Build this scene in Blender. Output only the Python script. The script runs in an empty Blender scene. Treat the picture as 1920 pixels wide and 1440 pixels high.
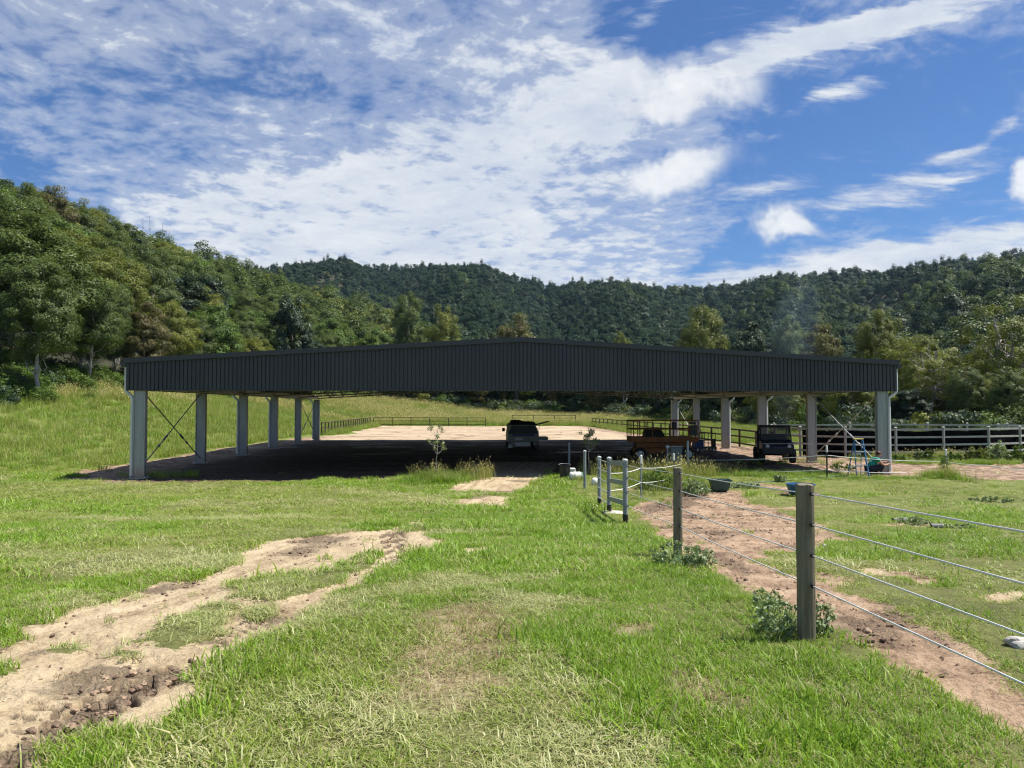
import bpy, bmesh, math, random
import numpy as np
from mathutils import Vector, Matrix, Euler

random.seed(7)
RNG = np.random.default_rng(11)
scene = bpy.context.scene
COL = scene.collection
R = math.radians
PI = math.pi

# ------------------------------------------------------------------ camera numbers
F = 1390.0
YAW = R(2.72)
PITCH = math.atan(45 / F)
CAMZ = 2.26
CY, SY = math.cos(YAW), math.sin(YAW)


def ray(px, py):
    xc, yc = (px - 960) / F, (720 - py) / F
    fwd = math.cos(PITCH) - yc * math.sin(PITCH)
    up = math.sin(PITCH) + yc * math.cos(PITCH)
    xc, up = xc / fwd, up / fwd
    return (xc * CY + SY, -xc * SY + CY, up)      # per metre of forward depth


def P(px, py, D):
    r = ray(px, py)
    return Vector((r[0] * D, r[1] * D, CAMZ + r[2] * D))


def fdepth(x, y):
    return x * SY + y * CY


# ------------------------------------------------------------------ numpy noise
def _hash(ix, iy, seed):
    h = (ix.astype(np.int64) * 374761393 + iy.astype(np.int64) * 668265263 + seed * 1442695041) & 0x7fffffff
    h = ((h ^ (h >> 13)) * 1274126177) & 0x7fffffff
    h = h ^ (h >> 16)
    return (h & 0xffff) / 65535.0


def vnoise(x, y, seed=0):
    x = np.asarray(x, float); y = np.asarray(y, float)
    ix, iy = np.floor(x), np.floor(y)
    fx, fy = x - ix, y - iy
    fx = fx * fx * (3 - 2 * fx); fy = fy * fy * (3 - 2 * fy)
    a = _hash(ix, iy, seed); b = _hash(ix + 1, iy, seed)
    c = _hash(ix, iy + 1, seed); d = _hash(ix + 1, iy + 1, seed)
    return (a + (b - a) * fx) * (1 - fy) + (c + (d - c) * fx) * fy


def fbm(x, y, seed=0, oct=4):
    s = 0; a = .5; t = 0
    for o in range(oct):
        s = s + a * vnoise(np.asarray(x) * 2 ** o + 17.3 * o, np.asarray(y) * 2 ** o - 9.1 * o, seed + o)
        t += a; a *= .5
    return s / t


def sstep(a, b, x):
    t = np.clip((np.asarray(x, float) - a) / (b - a), 0, 1)
    return t * t * (3 - 2 * t)


# ------------------------------------------------------------------ terrain height
PXL = np.array([-900, -400, 0, 130, 200, 300, 400, 480, 560, 640, 740, 860, 1000], float)
YL = np.array([290, 300, 330, 372, 410, 445, 475, 502, 525, 548, 578, 615, 690], float)
RL = np.array([170, 170, 175, 200, 235, 290, 350, 400, 390, 350, 300, 240, 190], float)
R0L = np.array([46, 48, 52, 60, 66, 76, 88, 102, 112, 118, 126, 125, 122], float)
PXF = np.array([-900, 300, 495, 560, 640, 730, 800, 900, 960, 1050, 1150, 1240, 1350, 1450, 1550, 1650, 1750, 1850, 1920, 2300, 3200], float)
YF = np.array([560, 520, 494, 487, 489, 491, 489, 500, 510, 526, 526, 526, 526, 517, 503, 498, 490, 476, 464, 430, 420], float)
PXR = np.array([1450, 1560, 1600, 1640, 1700, 1760, 1800, 1920, 2300, 3200], float)
YR = np.array([760, 645, 612, 582, 552, 523, 505, 470, 430, 420], float)
PXT = np.array([-900, 0, 235, 480, 700, 900, 1100, 1250, 1400, 1500, 1600, 1700, 1920, 3000], float)
RT = np.array([44, 50, 67, 103, 124, 122, 120, 108, 90, 66, 56, 54, 56, 54], float)
PD = np.array([-40, 0, 5.3, 9.5, 13.8, 16, 18, 21.5, 25, 30, 1e4], float)
PZ = np.array([1.2, .80, .61, .39, .12, -.02, -.09, -.11, -.02, 0, 0], float)


def to_px(x, y):
    d = np.maximum(x * SY + y * CY, 1e-3)
    xc = x * CY - y * SY
    px = 960 + F * xc / d
    front = (x * SY + y * CY) > 0
    return np.where(front, np.clip(px, -900, 3200), np.where(xc < 0, -900, 3200)), d


def g(x, y, detail=True):
    x = np.asarray(x, float); y = np.asarray(y, float)
    px, d = to_px(x, y)
    D = x * SY + y * CY
    r = np.hypot(x, y)
    dd = np.minimum(np.maximum(d, .25 * r), r)
    z = np.interp(D, PD, PZ)
    # grassy bank on the left
    a = np.interp(y, [20, 26, 45, 60, 80, 105, 140], [0, .07, .19, .27, .25, .17, .13])
    s = np.clip(-14.6 - x, 0, None)
    s = np.where(s < 2, s * s / 4, s - 1)
    bank = a * np.minimum(s, 22 + .25 * s)
    bx = np.interp(x, [-40, -14, 0, 15, 40], [.12, .12, .05, .025, .02])
    back = np.clip(y - 94, 0, 45) * bx
    z = z + bank * np.clip(1 - back / 12, 0.3, 1) + back
    # the hills
    ys = np.interp(px, PXL, YL); rl = np.interp(px, PXL, RL); r0 = np.interp(px, PXL, R0L)
    top = CAMZ + (765 - ys) / F * rl * dd / np.maximum(r, .1) - 11.0
    t = np.clip((r - r0) / (rl - r0), 0, 1.6)
    hl = np.where(t < 1, top * t ** .85, top * (1 - .25 * (t - 1)))
    hl = np.where(top > 1, hl, 0)
    ys = np.interp(px, PXF, YF)
    rf = np.interp(px, [-900, 500, 1000, 1500, 3200], [900, 900, 820, 760, 720])
    top = CAMZ + (765 - ys) / F * rf * dd / np.maximum(r, .1) - 12.0
    t = np.clip((r - 230) / (rf - 230), 0, 1.5)
    gul = 1 + .17 * np.sin(px / 47.0 + 3 * vnoise(px / 150, r / 150, 5)) * np.sin(np.clip(t, 0, 1) * PI)
    hf = np.where(t < 1, top * (t ** 1.05) * gul, top * (1 - .1 * (t - 1)))
    ys = np.interp(px, PXR, YR)
    top = CAMZ + (765 - ys) / F * 430 * dd / np.maximum(r, .1) - 12.0
    t = np.clip((r - 150) / (430 - 150), 0, 1.5)
    hr = np.where(px < 1460, 0, np.where(t < 1, np.maximum(top, 0) * t, np.maximum(top, 0) * (1 - .5 * (t - 1))))
    behind = (D <= 0)
    hill = np.maximum(np.maximum(hl, hf), hr)
    hill = hill + np.where(hill > 3, (fbm(x / 40, y / 40, 3) - .5) * 8 * np.clip(hill / 30, 0, 1), 0)
    fade = sstep(-60, 30, D)
    z = np.where(r > 40, np.maximum(z, hill * fade), z)
    if detail:
        z = z + (fbm(x / 6, y / 6, 21, 3) - .5) * .16 * sstep(2, 8, r) * np.where(r < 45, 1, .5) + (fbm(x * 1.3, y * 1.3, 22, 3) - .5) * .05
    return z


def gz(x, y):
    return float(g(np.array([x]), np.array([y]))[0])


def G(px, py):
    """point of the ground seen at a pixel"""
    r = ray(px, py)
    Ds = np.geomspace(1.0, 400, 500)
    for _ in range(2):
        hit = np.nonzero(CAMZ + r[2] * Ds <= g(r[0] * Ds, r[1] * Ds))[0]
        k_ = max(int(hit[0]), 1) if len(hit) else len(Ds) - 1
        Ds = np.linspace(Ds[k_ - 1], Ds[k_], 60)
    D = Ds[30]
    return Vector((r[0] * D, r[1] * D, gz(r[0] * D, r[1] * D)))


def at(px, D):
    """ground point in the direction of a pixel column at a forward depth"""
    r = ray(px, 765)
    x, y = r[0] * D, r[1] * D
    return Vector((x, y, gz(x, y)))


# fast vectorised G for polygons (height varies little: iterate)
def Gpoly(pts):
    out = []
    for px, py in pts:
        r = ray(px, py)
        D = 10.0
        for i in range(40):
            z = float(g(np.array([r[0] * D]), np.array([r[1] * D]), False)[0])
            Dn = (CAMZ - z) / max(-r[2], 1e-4)
            D = D * .5 + min(Dn, 200) * .5
        out.append((r[0] * D, r[1] * D))
    return out


def sdf(x, y, poly):
    """signed distance, positive inside"""
    x = np.asarray(x, float); y = np.asarray(y, float)
    d2 = np.full(x.shape, 1e18); inside = np.zeros(x.shape, bool)
    n = len(poly)
    for i in range(n):
        ax, ay = poly[i]; bx, by = poly[(i + 1) % n]
        ex, ey = bx - ax, by - ay
        L = ex * ex + ey * ey + 1e-12
        t = np.clip(((x - ax) * ex + (y - ay) * ey) / L, 0, 1)
        d2 = np.minimum(d2, (x - ax - t * ex) ** 2 + (y - ay - t * ey) ** 2)
        c = ((ay > y) != (by > y)) & (x < (bx - ax) * (y - ay) / (by - ay + 1e-12) + ax)
        inside ^= c
    d = np.sqrt(d2)
    return np.where(inside, d, -d)


def pdist(x, y, line):
    x = np.asarray(x, float); y = np.asarray(y, float)
    d2 = np.full(x.shape, 1e18)
    for (ax, ay), (bx, by) in zip(line[:-1], line[1:]):
        ex, ey = bx - ax, by - ay
        L = ex * ex + ey * ey + 1e-12
        t = np.clip(((x - ax) * ex + (y - ay) * ey) / L, 0, 1)
        d2 = np.minimum(d2, (x - ax - t * ex) ** 2 + (y - ay - t * ey) ** 2)
    return np.sqrt(d2)


c5 = lambda L: [(x / 2.572, 880 + y / 2.572) for x, y in L]
c6 = lambda L: [(600 + x / 2.572, 880 + y / 2.572) for x, y in L]
c7 = lambda L: [(1200 + x / 2.483, 860 + y / 2.483) for x, y in L]
TRACK = Gpoly([(-160, 1270), (0, 1218), (78, 1168), (155, 1137), (241, 1109), (330, 1082), (408, 1063), (459, 1035), (505, 1014), (640, 1002), (709, 991), (775, 979), (818, 980), (790, 1000), (833, 1016), (763, 1047), (717, 1067), (670, 1090), (600, 1125), (583, 1133), (552, 1160), (505, 1183), (447, 1207), (412, 1242), (405, 1280), (368, 1318), (290, 1350), (215, 1372), (150, 1395), (112, 1425), (95, 1480), (-60, 1660), (-300, 1620)])
ISLES = [Gpoly(c5([(750, 740), (850, 690), (1000, 640), (1100, 650), (1080, 730), (1000, 800), (830, 860), (750, 840)])),
         Gpoly(c5([(1120, 570), (1300, 520), (1500, 500), (1646, 440), (1700, 410), (1800, 400), (1840, 380), (1850, 420), (1700, 510), (1560, 590), (1400, 630), (1250, 620), (1120, 600)])),
         Gpoly(c5([(1180, 700), (1290, 660), (1340, 640), (1300, 700), (1200, 740)])),
         Gpoly(c5([(240, 850), (400, 820), (430, 850), (330, 880)])),
         Gpoly(c5([(480, 840), (640, 830), (640, 870), (500, 880)])),
         Gpoly(c5([(-40, 930), (90, 900), (100, 950), (-40, 990)])),
         Gpoly(c5([(900, 1000), (1010, 960), (1020, 1000), (930, 1030)])),
         Gpoly(c6([(430, 280), (480, 265), (480, 300), (430, 305)]))]
PATCHES = [Gpoly(c6([(620, 100), (715, 15), (740, -40), (1150, -40), (1110, 30), (1030, 70), (950, 110), (850, 125), (740, 105)])),
           Gpoly(c6([(630, 150), (800, 128), (930, 140), (910, 180), (690, 178)])),
           Gpoly(c6([(735, 385), (800, 362), (840, 380), (800, 402), (740, 404)])),
           Gpoly(c6([(620, 405), (700, 395), (690, 412)])),
           Gpoly(c6([(320, 640), (380, 630), (380, 660), (330, 660)])),
           Gpoly([(1840, 1108), (1940, 1100), (1940, 1114), (1870, 1117)]),
           Gpoly([(1625, 1068), (1660, 1066), (1655, 1075), (1630, 1074)])]
PADDOCK = Gpoly([(1178, 950)] + c7([(0, 200), (180, 165), (300, 145), (460, 145), (500, 200), (700, 245), (860, 300), (900, 400), (850, 430), (700, 420), (600, 420), (560, 470), (650, 540), (800, 570), (900, 575), (1080, 650), (1250, 740), (1450, 800), (1560, 900), (1700, 1000), (1800, 1070), (2000, 1200), (2000, 1500), (1788, 1340), (1560, 1220), (1250, 1020), (1000, 860), (850, 770), (700, 700), (500, 590), (350, 500), (200, 440), (80, 340), (0, 270)]))
PAD = [(-14.3, 27), (-13.2, 24.9), (-11.9, 24.3), (-11.2, 24.2), (-8, 24.3), (-4, 24.5), (-2.4, 24.7), (0, 25), (2.5, 25.2), (3.5, 26.5), (7, 27.5), (9.5, 27), (11, 25.8), (12.5, 24.6), (14, 24.0), (17, 23.4), (22, 22), (24, 24), (24, 30), (20, 32.5), (16, 34), (16.2, 45), (15.6, 60), (13.6, 80), (14, 93), (-12.4, 93), (-12.2, 74), (-10.5, 66), (-12.3, 60), (-13.8, 50), (-14.2, 38)]
RUT = Gpoly(c5([(-60, 1430), (0, 1400), (190, 1310), (340, 1210), (480, 1130), (640, 1050), (780, 1000), (860, 960), (960, 930)]))
MUDS = [Gpoly(c5([(730, 920), (850, 890), (960, 920), (900, 970), (760, 965)])),
        Gpoly(c5([(1020, 800), (1100, 740), (1190, 730), (1180, 780), (1060, 840)])),
        Gpoly(c5([(100, 960), (250, 930), (420, 980), (600, 940), (640, 1030), (420, 1060), (200, 1020), (80, 1010)])),
        Gpoly(c5([(0, 1240), (80, 1200), (160, 1280), (0, 1330)]))]
PMUDS = [Gpoly(c7([(0, 215), (180, 160), (330, 165), (250, 215), (100, 240), (0, 250)])),
         Gpoly(c7([(150, 400), (450, 430), (520, 520), (380, 480)])),
         Gpoly(c7([(1250, 770), (1440, 800), (1480, 830), (1330, 840)])),
         Gpoly(c7([(930, 700), (1250, 830), (1290, 870), (1150, 850)]))]
TREADS = [Gpoly(c6([(290, 290), (380, 290), (420, 440), (330, 440)]))]
THIN = [Gpoly(c6([(520, 700), (700, 680), (830, 720), (780, 900), (760, 1050), (600, 1150), (320, 1150), (330, 1000), (470, 880)])),
        Gpoly(c6([(1440, 740), (1560, 760), (1560, 800), (1440, 800)])),
        Gpoly(c7([(60, 960), (150, 940), (330, 1060), (420, 1130), (360, 1140), (150, 1040)]))]


def masks(x, y):
    r = np.hypot(x, y)
    jit = (fbm(x * 1.7, y * 1.7, 31, 4) - .5) * .6 + (fbm(x * 6, y * 6, 32, 3) - .5) * .35
    d = sdf(x, y, TRACK)
    for isl in ISLES:
        d = np.minimum(d, -sdf(x, y, isl))
    dirt = np.clip(.5 + (d + jit * .9) / .22, 0, 1)
    for p in PATCHES:
        dirt = np.maximum(dirt, np.clip(.5 + (sdf(x, y, p) + jit * .8) / .35, 0, 1))
    pad = np.clip(.5 + (sdf(x, y, PADDOCK) + jit * .8) / .3, 0, 1)
    # ragged small bare spots around the paddock strip
    fl = np.clip(.5 + (sdf(x, y, PAD) + jit * 2.4) / .6, 0, 1)
    side = (x * CY - y * SY) > 2.25
    spots = np.where(side & (r < 26) & (sdf(x, y, PADDOCK) > -2.2), np.clip((fbm(x * .9, y * .9, 77, 4) - .60) * 9, 0, 1), 0) * .9
    pad = np.maximum(pad, spots)
    mud = np.clip(1.15 - pdist(x, y, RUT) / .2 + jit * .9, 0, 1)
    for p in MUDS:
        mud = np.maximum(mud, np.clip(.5 + (sdf(x, y, p) + jit) / .4, 0, 1) * .36)
    mud = np.maximum(mud, np.clip((fbm(x * 1.3 + 3, y * 1.3, 141, 4) - .56) * 6, 0, .8))
    for p in PMUDS:
        mud = np.maximum(mud, np.clip(.5 + (sdf(x, y, p) + jit) / .5, 0, 1) * .9)
    thin = 0 * x
    for p in THIN:
        thin = np.maximum(thin, np.clip(.5 + (sdf(x, y, p) + jit) / .5, 0, 1))
    return dirt, pad, fl, mud, thin


# ------------------------------------------------------------------ material helpers
class N:
    def __init__(self, nt): self.nt = nt
    def n(self, t, **kw):
        nd = self.nt.nodes.new(t)
        for k, v in kw.items():
            setattr(nd, k, v)
        return nd
    def link(self, a, b): self.nt.links.new(a, b)
    def put(self, sock, v):
        if v is None: return
        if hasattr(v, 'is_output') or isinstance(v, bpy.types.NodeSocket): self.nt.links.new(v, sock)
        else: sock.default_value = v
    def math(self, op, a, b=None, c=None, clamp=False):
        m = self.n('ShaderNodeMath', operation=op); m.use_clamp = clamp
        self.put(m.inputs[0], a); self.put(m.inputs[1], b); self.put(m.inputs[2], c)
        return m.outputs[0]
    def vmath(self, op, a, b=None, out=0):
        m = self.n('ShaderNodeVectorMath', operation=op)
        self.put(m.inputs[0], a); self.put(m.inputs[1], b)
        return m.outputs[out]
    def noise(self, vec, scale, detail=4, rough=.55, dist=0, col=False, lac=2.0):
        m = self.n('ShaderNodeTexNoise')
        if vec is not None: self.put(m.inputs['Vector'], vec)
        self.put(m.inputs['Scale'], scale); m.inputs['Detail'].default_value = detail
        m.inputs['Roughness'].default_value = rough; m.inputs['Distortion'].default_value = dist
        m.inputs['Lacunarity'].default_value = lac
        return m.outputs[1 if col else 0]
    def ramp(self, fac, stops, interp='LINEAR'):
        m = self.n('ShaderNodeValToRGB'); m.color_ramp.interpolation = interp
        e = m.color_ramp.elements
        while len(e) < len(stops): e.new(.5)
        for i, (p, c) in enumerate(stops):
            e[i].position = p; e[i].color = c if len(c) == 4 else (*c, 1)
        self.put(m.inputs[0], fac)
        return m.outputs[0]
    def mix(self, fac, a, b, blend='MIX'):
        m = self.n('ShaderNodeMix', data_type='RGBA', blend_type=blend)
        self.put(m.inputs[0], fac)
        for s, v in ((m.inputs[6], a), (m.inputs[7], b)):
            if isinstance(v, tuple) and len(v) == 3: v = (*v, 1)
            self.put(s, v)
        return m.outputs[2]
    def maprange(self, v, a, b, c=0, d=1, smooth=False):
        m = self.n('ShaderNodeMapRange')
        if smooth: m.interpolation_type = 'SMOOTHSTEP'
        self.put(m.inputs[0], v)
        for i, q in zip((1, 2, 3, 4), (a, b, c, d)): self.put(m.inputs[i], q)
        return m.outputs[0]
    def attr(self, name, typ='GEOMETRY', out=2):
        m = self.n('ShaderNodeAttribute', attribute_type=typ, attribute_name=name)
        return m.outputs[out]
    def bump(self, h, strength=.5, dist=.02, normal=None):
        m = self.n('ShaderNodeBump'); m.inputs['Strength'].default_value = strength
        m.inputs['Distance'].default_value = dist
        self.put(m.inputs['Height'], h)
        if normal is not None: self.put(m.inputs['Normal'], normal)
        return m.outputs[0]


def new_mat(name):
    m = bpy.data.materials.new(name); m.use_nodes = True
    nt = m.node_tree
    b = nt.nodes['Principled BSDF']
    return m, N(nt), b


def simple(name, col, rough=.6, metal=0, var=.25, scale=6, bump=.1, spec=.5, dirt=None):
    m, k, b = new_mat(name)
    tc = k.n('ShaderNodeTexCoord').outputs['Object']
    n1 = k.noise(tc, scale, 6, .6)
    lo = tuple(c * (1 - var) for c in col); hi = tuple(min(1, c * (1 + var)) for c in col)
    c = k.ramp(n1, [(.3, lo), (.7, hi)])
    if dirt:
        n2 = k.noise(tc, scale * .5, 5, .65)
        c = k.mix(k.maprange(n2, .52, .7, 0, .7), c, dirt)
    k.put(b.inputs['Base Color'], c)
    b.inputs['Roughness'].default_value = rough
    k.put(b.inputs['Roughness'], k.maprange(n1, .3, .7, max(0, rough - .1), min(1, rough + .1)))
    b.inputs['Metallic'].default_value = metal
    b.inputs['Specular IOR Level'].default_value = spec
    if bump: k.put(b.inputs['Normal'], k.bump(k.noise(tc, scale * 8, 4), bump, .01))
    return m


M = {}


def clad_mat():
    m, k, b = new_mat('charcoal_sheet')
    tc = k.n('ShaderNodeTexCoord').outputs['Object']
    sp_ = k.n('ShaderNodeSeparateXYZ'); k.link(tc, sp_.inputs[0])
    sheet = k.math('FLOOR', k.math('DIVIDE', sp_.outputs[0], .804))
    wn_ = k.n('ShaderNodeTexWhiteNoise', noise_dimensions='1D'); k.link(sheet, wn_.inputs['W'])
    mp = k.n('ShaderNodeMapping'); mp.inputs['Scale'].default_value = (3, 3, .6); k.link(tc, mp.inputs[0])
    n = k.noise(mp.outputs[0], 1.3, 5, .6)
    f = k.math('ADD', k.math('MULTIPLY', wn_.outputs[0], .35), k.math('MULTIPLY', n, .65))
    k.put(b.inputs['Base Color'], k.ramp(f, [(.25, (.024, .027, .033)), (.5, (.030, .034, .041)), (.75, (.042, .046, .053))]))
    k.put(b.inputs['Roughness'], k.maprange(f, .2, .8, .30, .48))
    return m
M['galv'] = simple('galvanised_steel', (.40, .43, .44), .45, .25, .16, 5, .05)
M['pipe'] = simple('pale_pvc', (.62, .64, .64), .4, 0, .08, 3, 0)
M['clad'] = clad_mat()
M['flash'] = simple('charcoal_flashing', (.036, .041, .045), .42, 0, .12, 1, 0)
M['roofin'] = simple('roof_sheet', (.10, .11, .11), .5, 0, .15, 1, 0)
M['truss'] = simple('dull_galvanised_truss', (.22, .23, .23), .5, .3, .2, 4, 0)
M['black'] = simple('black_plastic', (.012, .012, .013), .45, 0, .3, 6, 0)
M['rubber'] = simple('tyre_rubber', (.015, .014, .013), .85, 0, .3, 12, .2, dirt=(.12, .08, .05))
M['white'] = simple('white_plastic', (.75, .75, .72), .45, 0, .08, 4, 0)
M['greypaint'] = simple('grey_painted_steel', (.23, .26, .27), .5, 0, .18, 5, .05)
M['darkrail'] = simple('dark_brown_rail', (.05, .035, .022), .6, 0, .3, 5, .05)
M['yardrail'] = simple('weathered_grey_rail', (.34, .34, .325), .7, 0, .22, 6, .1)
M['shade'] = simple('black_shade_cloth', (.005, .005, .006), 1.0, 0, .3, 3, 0, .02)
M['rope'] = simple('white_electric_rope', (.72, .74, .72), .6, 0, .1, 20, 0)
M['wire'] = simple('coated_fence_wire', (.64, .64, .62), .45, 0, .1, 20, 0)
M['orange'] = simple('faded_orange_paint', (.30, .10, .018), .6, 0, .35, 4, .05, dirt=(.06, .035, .022))
M['blue'] = simple('blue_paint', (.02, .07, .22), .5, 0, .2, 4, .05)
M['bluefib'] = simple('blue_fibreglass', (.04, .16, .36), .5, 0, .15, 5, 0)
M['alu'] = simple('aluminium', (.65, .66, .67), .35, .6, .08, 6, 0)
M['cream'] = simple('dusty_cream_paint', (.32, .33, .29), .5, 0, .12, 3, 0, dirt=(.2, .15, .1))
M['darkgrey'] = simple('dark_grey_paint', (.05, .055, .06), .5, 0, .2, 4, 0)
M['navy'] = simple('navy_body_paint', (.01, .018, .05), .35, 0, .2, 4, 0)
M['boxgrey'] = simple('grey_green_box_paint', (.16, .20, .20), .5, 0, .12, 4, .03)
M['concrete'] = simple('pale_concrete', (.42, .40, .36), .85, 0, .18, 8, .3)
M['canvas'] = simple('dark_canvas', (.025, .027, .028), .9, 0, .3, 6, .3)
M['skin'] = simple('skin', (.45, .24, .16), .55, 0, .08, 8, 0)
M['shirt'] = simple('green_cotton', (.02, .27, .19), .85, 0, .12, 9, .1)
M['trousers'] = simple('navy_cotton', (.012, .014, .025), .9, 0, .2, 9, .1)
M['hair'] = simple('brown_hair', (.07, .025, .015), .7, 0, .3, 30, .2)
M['tubgreen'] = simple('dark_green_plastic', (.022, .07, .065), .5, 0, .2, 5, .03)
M['tubblue'] = simple('blue_plastic', (.02, .09, .22), .42, 0, .2, 5, .03)
M['rock'] = simple('pale_rock', (.42, .40, .36), .85, 0, .3, 7, .6)
M['corr'] = simple('grey_corrugated_pipe', (.28, .28, .27), .55, 0, .2, 6, 0)
M['red'] = simple('red_lamp_plastic', (.35, .02, .015), .3, 0, .1, 5, 0)
M['hose'] = simple('green_hose', (.10, .22, .12), .5, 0, .1, 5, 0)


def glass_mat():
    m, k, b = new_mat('dusty_glass')
    b.inputs['Base Color'].default_value = (.10, .12, .13, 1); b.inputs['Roughness'].default_value = .12
    b.inputs['Specular IOR Level'].default_value = .9
    b.inputs['Alpha'].default_value = .55
    return m


M['glass'] = glass_mat()


def post_mat():
    m, k, b = new_mat('weathered_hardwood')
    tc = k.n('ShaderNodeTexCoord').outputs['Object']
    mp = k.n('ShaderNodeMapping'); mp.inputs['Scale'].default_value = (22, 22, 1.6)
    k.link(tc, mp.inputs[0])
    n = k.noise(mp.outputs[0], 1.5, 8, .7, .4)
    n2 = k.noise(tc, 5, 5, .6)
    c = k.ramp(n, [(.28, (.075, .06, .038)), (.45, (.15, .125, .082)), (.6, (.205, .175, .12)), (.75, (.26, .235, .175))])
    c = k.mix(k.maprange(n2, .45, .7, 0, .5), c, (.17, .19, .13))
    k.put(b.inputs['Base Color'], c); b.inputs['Roughness'].default_value = .85
    k.put(b.inputs['Normal'], k.bump(n, .7, .006))
    return m


M['postwood'] = post_mat()


def col_mat():
    """galvanised column with soil splashed round its foot"""
    m, k, b = new_mat('column_steel')
    tc = k.n('ShaderNodeTexCoord').outputs['Object']
    sep = k.n('ShaderNodeSeparateXYZ'); k.link(tc, sep.inputs[0])
    mp = k.n('ShaderNodeMapping'); mp.inputs['Scale'].default_value = (6, 6, .8); k.link(tc, mp.inputs[0])
    n = k.noise(mp.outputs[0], 1.5, 6, .6)
    v = k.n('ShaderNodeTexVoronoi'); v.inputs['Scale'].default_value = 22; k.link(tc, v.inputs['Vector'])
    c = k.ramp(n, [(.3, (.25, .265, .27)), (.7, (.33, .345, .35))])
    c = k.mix(.03, c, v.outputs['Color'])
    h = k.math('ADD', sep.outputs[2], k.math('MULTIPLY', k.noise(tc, 9, 4), -.5))
    c = k.mix(k.maprange(h, -.28, .12, .75, 0), c, (.22, .15, .10))
    k.put(b.inputs['Base Color'], c); b.inputs['Roughness'].default_value = .42; b.inputs['Metallic'].default_value = .25
    return m


M['column'] = col_mat()


def leaf_mat(name, c0, c1, c2, trans=.28, spec=.35, rough=.5):
    m, k, b = new_mat(name)
    t = k.attr('tint')
    oi = k.n('ShaderNodeObjectInfo').outputs['Random']
    f = k.math('ADD', k.math('MULTIPLY', t, .72), k.math('MULTIPLY', oi, .28))
    c = k.ramp(f, [(.1, c0), (.5, c1), (.92, c2)])
    k.put(b.inputs['Base Color'], c); b.inputs['Roughness'].default_value = rough
    b.inputs['Specular IOR Level'].default_value = spec
    tr = k.n('ShaderNodeBsdfTranslucent')
    k.put(tr.inputs[0], k.mix(.6, c, (.22, .30, .04)))
    mx = k.n('ShaderNodeMixShader'); mx.inputs[0].default_value = trans
    out = m.node_tree.nodes['Material Output']
    k.link(b.outputs[0], mx.inputs[1]); k.link(tr.outputs[0], mx.inputs[2]); k.link(mx.outputs[0], out.inputs[0])
    return m


LM = {
    'gum': leaf_mat('gum_leaves', (.042, .068, .018), (.074, .112, .027), (.125, .172, .042), .2, .25),
    'olive': leaf_mat('olive_gum_leaves', (.078, .095, .016), (.14, .158, .022), (.22, .232, .036), .22, .25),
    'dark': leaf_mat('glossy_dark_leaves', (.015, .034, .017), (.028, .056, .027), (.058, .098, .046), .12, .3, .5),
    'brown': leaf_mat('brownish_needle_foliage', (.065, .055, .02), (.10, .085, .026), (.145, .125, .036)),
    'bright': leaf_mat('bright_green_leaves', (.045, .09, .014), (.078, .14, .02), (.125, .20, .034), .22, .25),
    'far': leaf_mat('rainforest_leaves', (.011, .031, .019), (.022, .052, .028), (.046, .084, .040), .08, .15, .7),
    'weed': leaf_mat('grey_green_weed_leaves', (.13, .19, .08), (.22, .29, .13), (.36, .42, .25), .3, .5),
    'sap': leaf_mat('sapling_leaves', (.12, .17, .06), (.18, .23, .09), (.26, .30, .14), .3),
}


def bark_mat(name, a, b_, c_):
    m, k, b = new_mat(name)
    tc = k.n('ShaderNodeTexCoord').outputs['Object']
    mp = k.n('ShaderNodeMapping'); mp.inputs['Scale'].default_value = (3, 3, .8); k.link(tc, mp.inputs[0])
    n = k.noise(mp.outputs[0], 1.2, 6, .65)
    k.put(b.inputs['Base Color'], k.ramp(n, [(.32, a), (.5, b_), (.68, c_)])); b.inputs['Roughness'].default_value = .85
    k.put(b.inputs['Normal'], k.bump(n, .5, .03))
    return m


M['bark_pale'] = bark_mat('pale_gum_bark', (.18, .15, .12), (.36, .33, .29), (.55, .53, .48))
M['bark_dark'] = bark_mat('dark_rough_bark', (.06, .045, .035), (.12, .095, .075), (.2, .17, .14))


def grass_mat(name, cols, dry=(.42, .38, .20), dryamt=.22, rough=.5, trans=.35, yellow=.5):
    m, k, b = new_mat(name)
    pos = k.n('ShaderNodeNewGeometry').outputs['Position']
    t = k.attr('tint')
    n1 = k.noise(pos, .35, 3, .6)
    n2 = k.noise(pos, 2.2, 3, .6)
    f = k.math('ADD', k.math('MULTIPLY', t, .5), k.math('ADD', k.math('MULTIPLY', n1, .35), k.math('MULTIPLY', n2, .3)))
    c = k.ramp(f, [(.25, cols[0]), (.5, cols[1]), (.72, cols[2]), (.9, cols[3])])
    t2 = k.attr('dryness')
    dd = k.math('MULTIPLY', k.maprange(k.math('ADD', t2, k.math('MULTIPLY', k.math('SUBTRACT', n2, .5), .9)), 1 - dryamt, 1.0, 0, 1), .9, clamp=True)
    c = k.mix(dd, c, dry)
    k.put(b.inputs['Base Color'], c); b.inputs['Roughness'].default_value = rough
    b.inputs['Specular IOR Level'].default_value = .35
    tr = k.n('ShaderNodeBsdfTranslucent'); k.put(tr.inputs[0], k.mix(.25, c, (.35, .5, .05)))
    mx = k.n('ShaderNodeMixShader'); mx.inputs[0].default_value = trans
    out = m.node_tree.nodes['Material Output']
    k.link(b.outputs[0], mx.inputs[1]); k.link(tr.outputs[0], mx.inputs[2]); k.link(mx.outputs[0], out.inputs[0])
    return m


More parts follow.
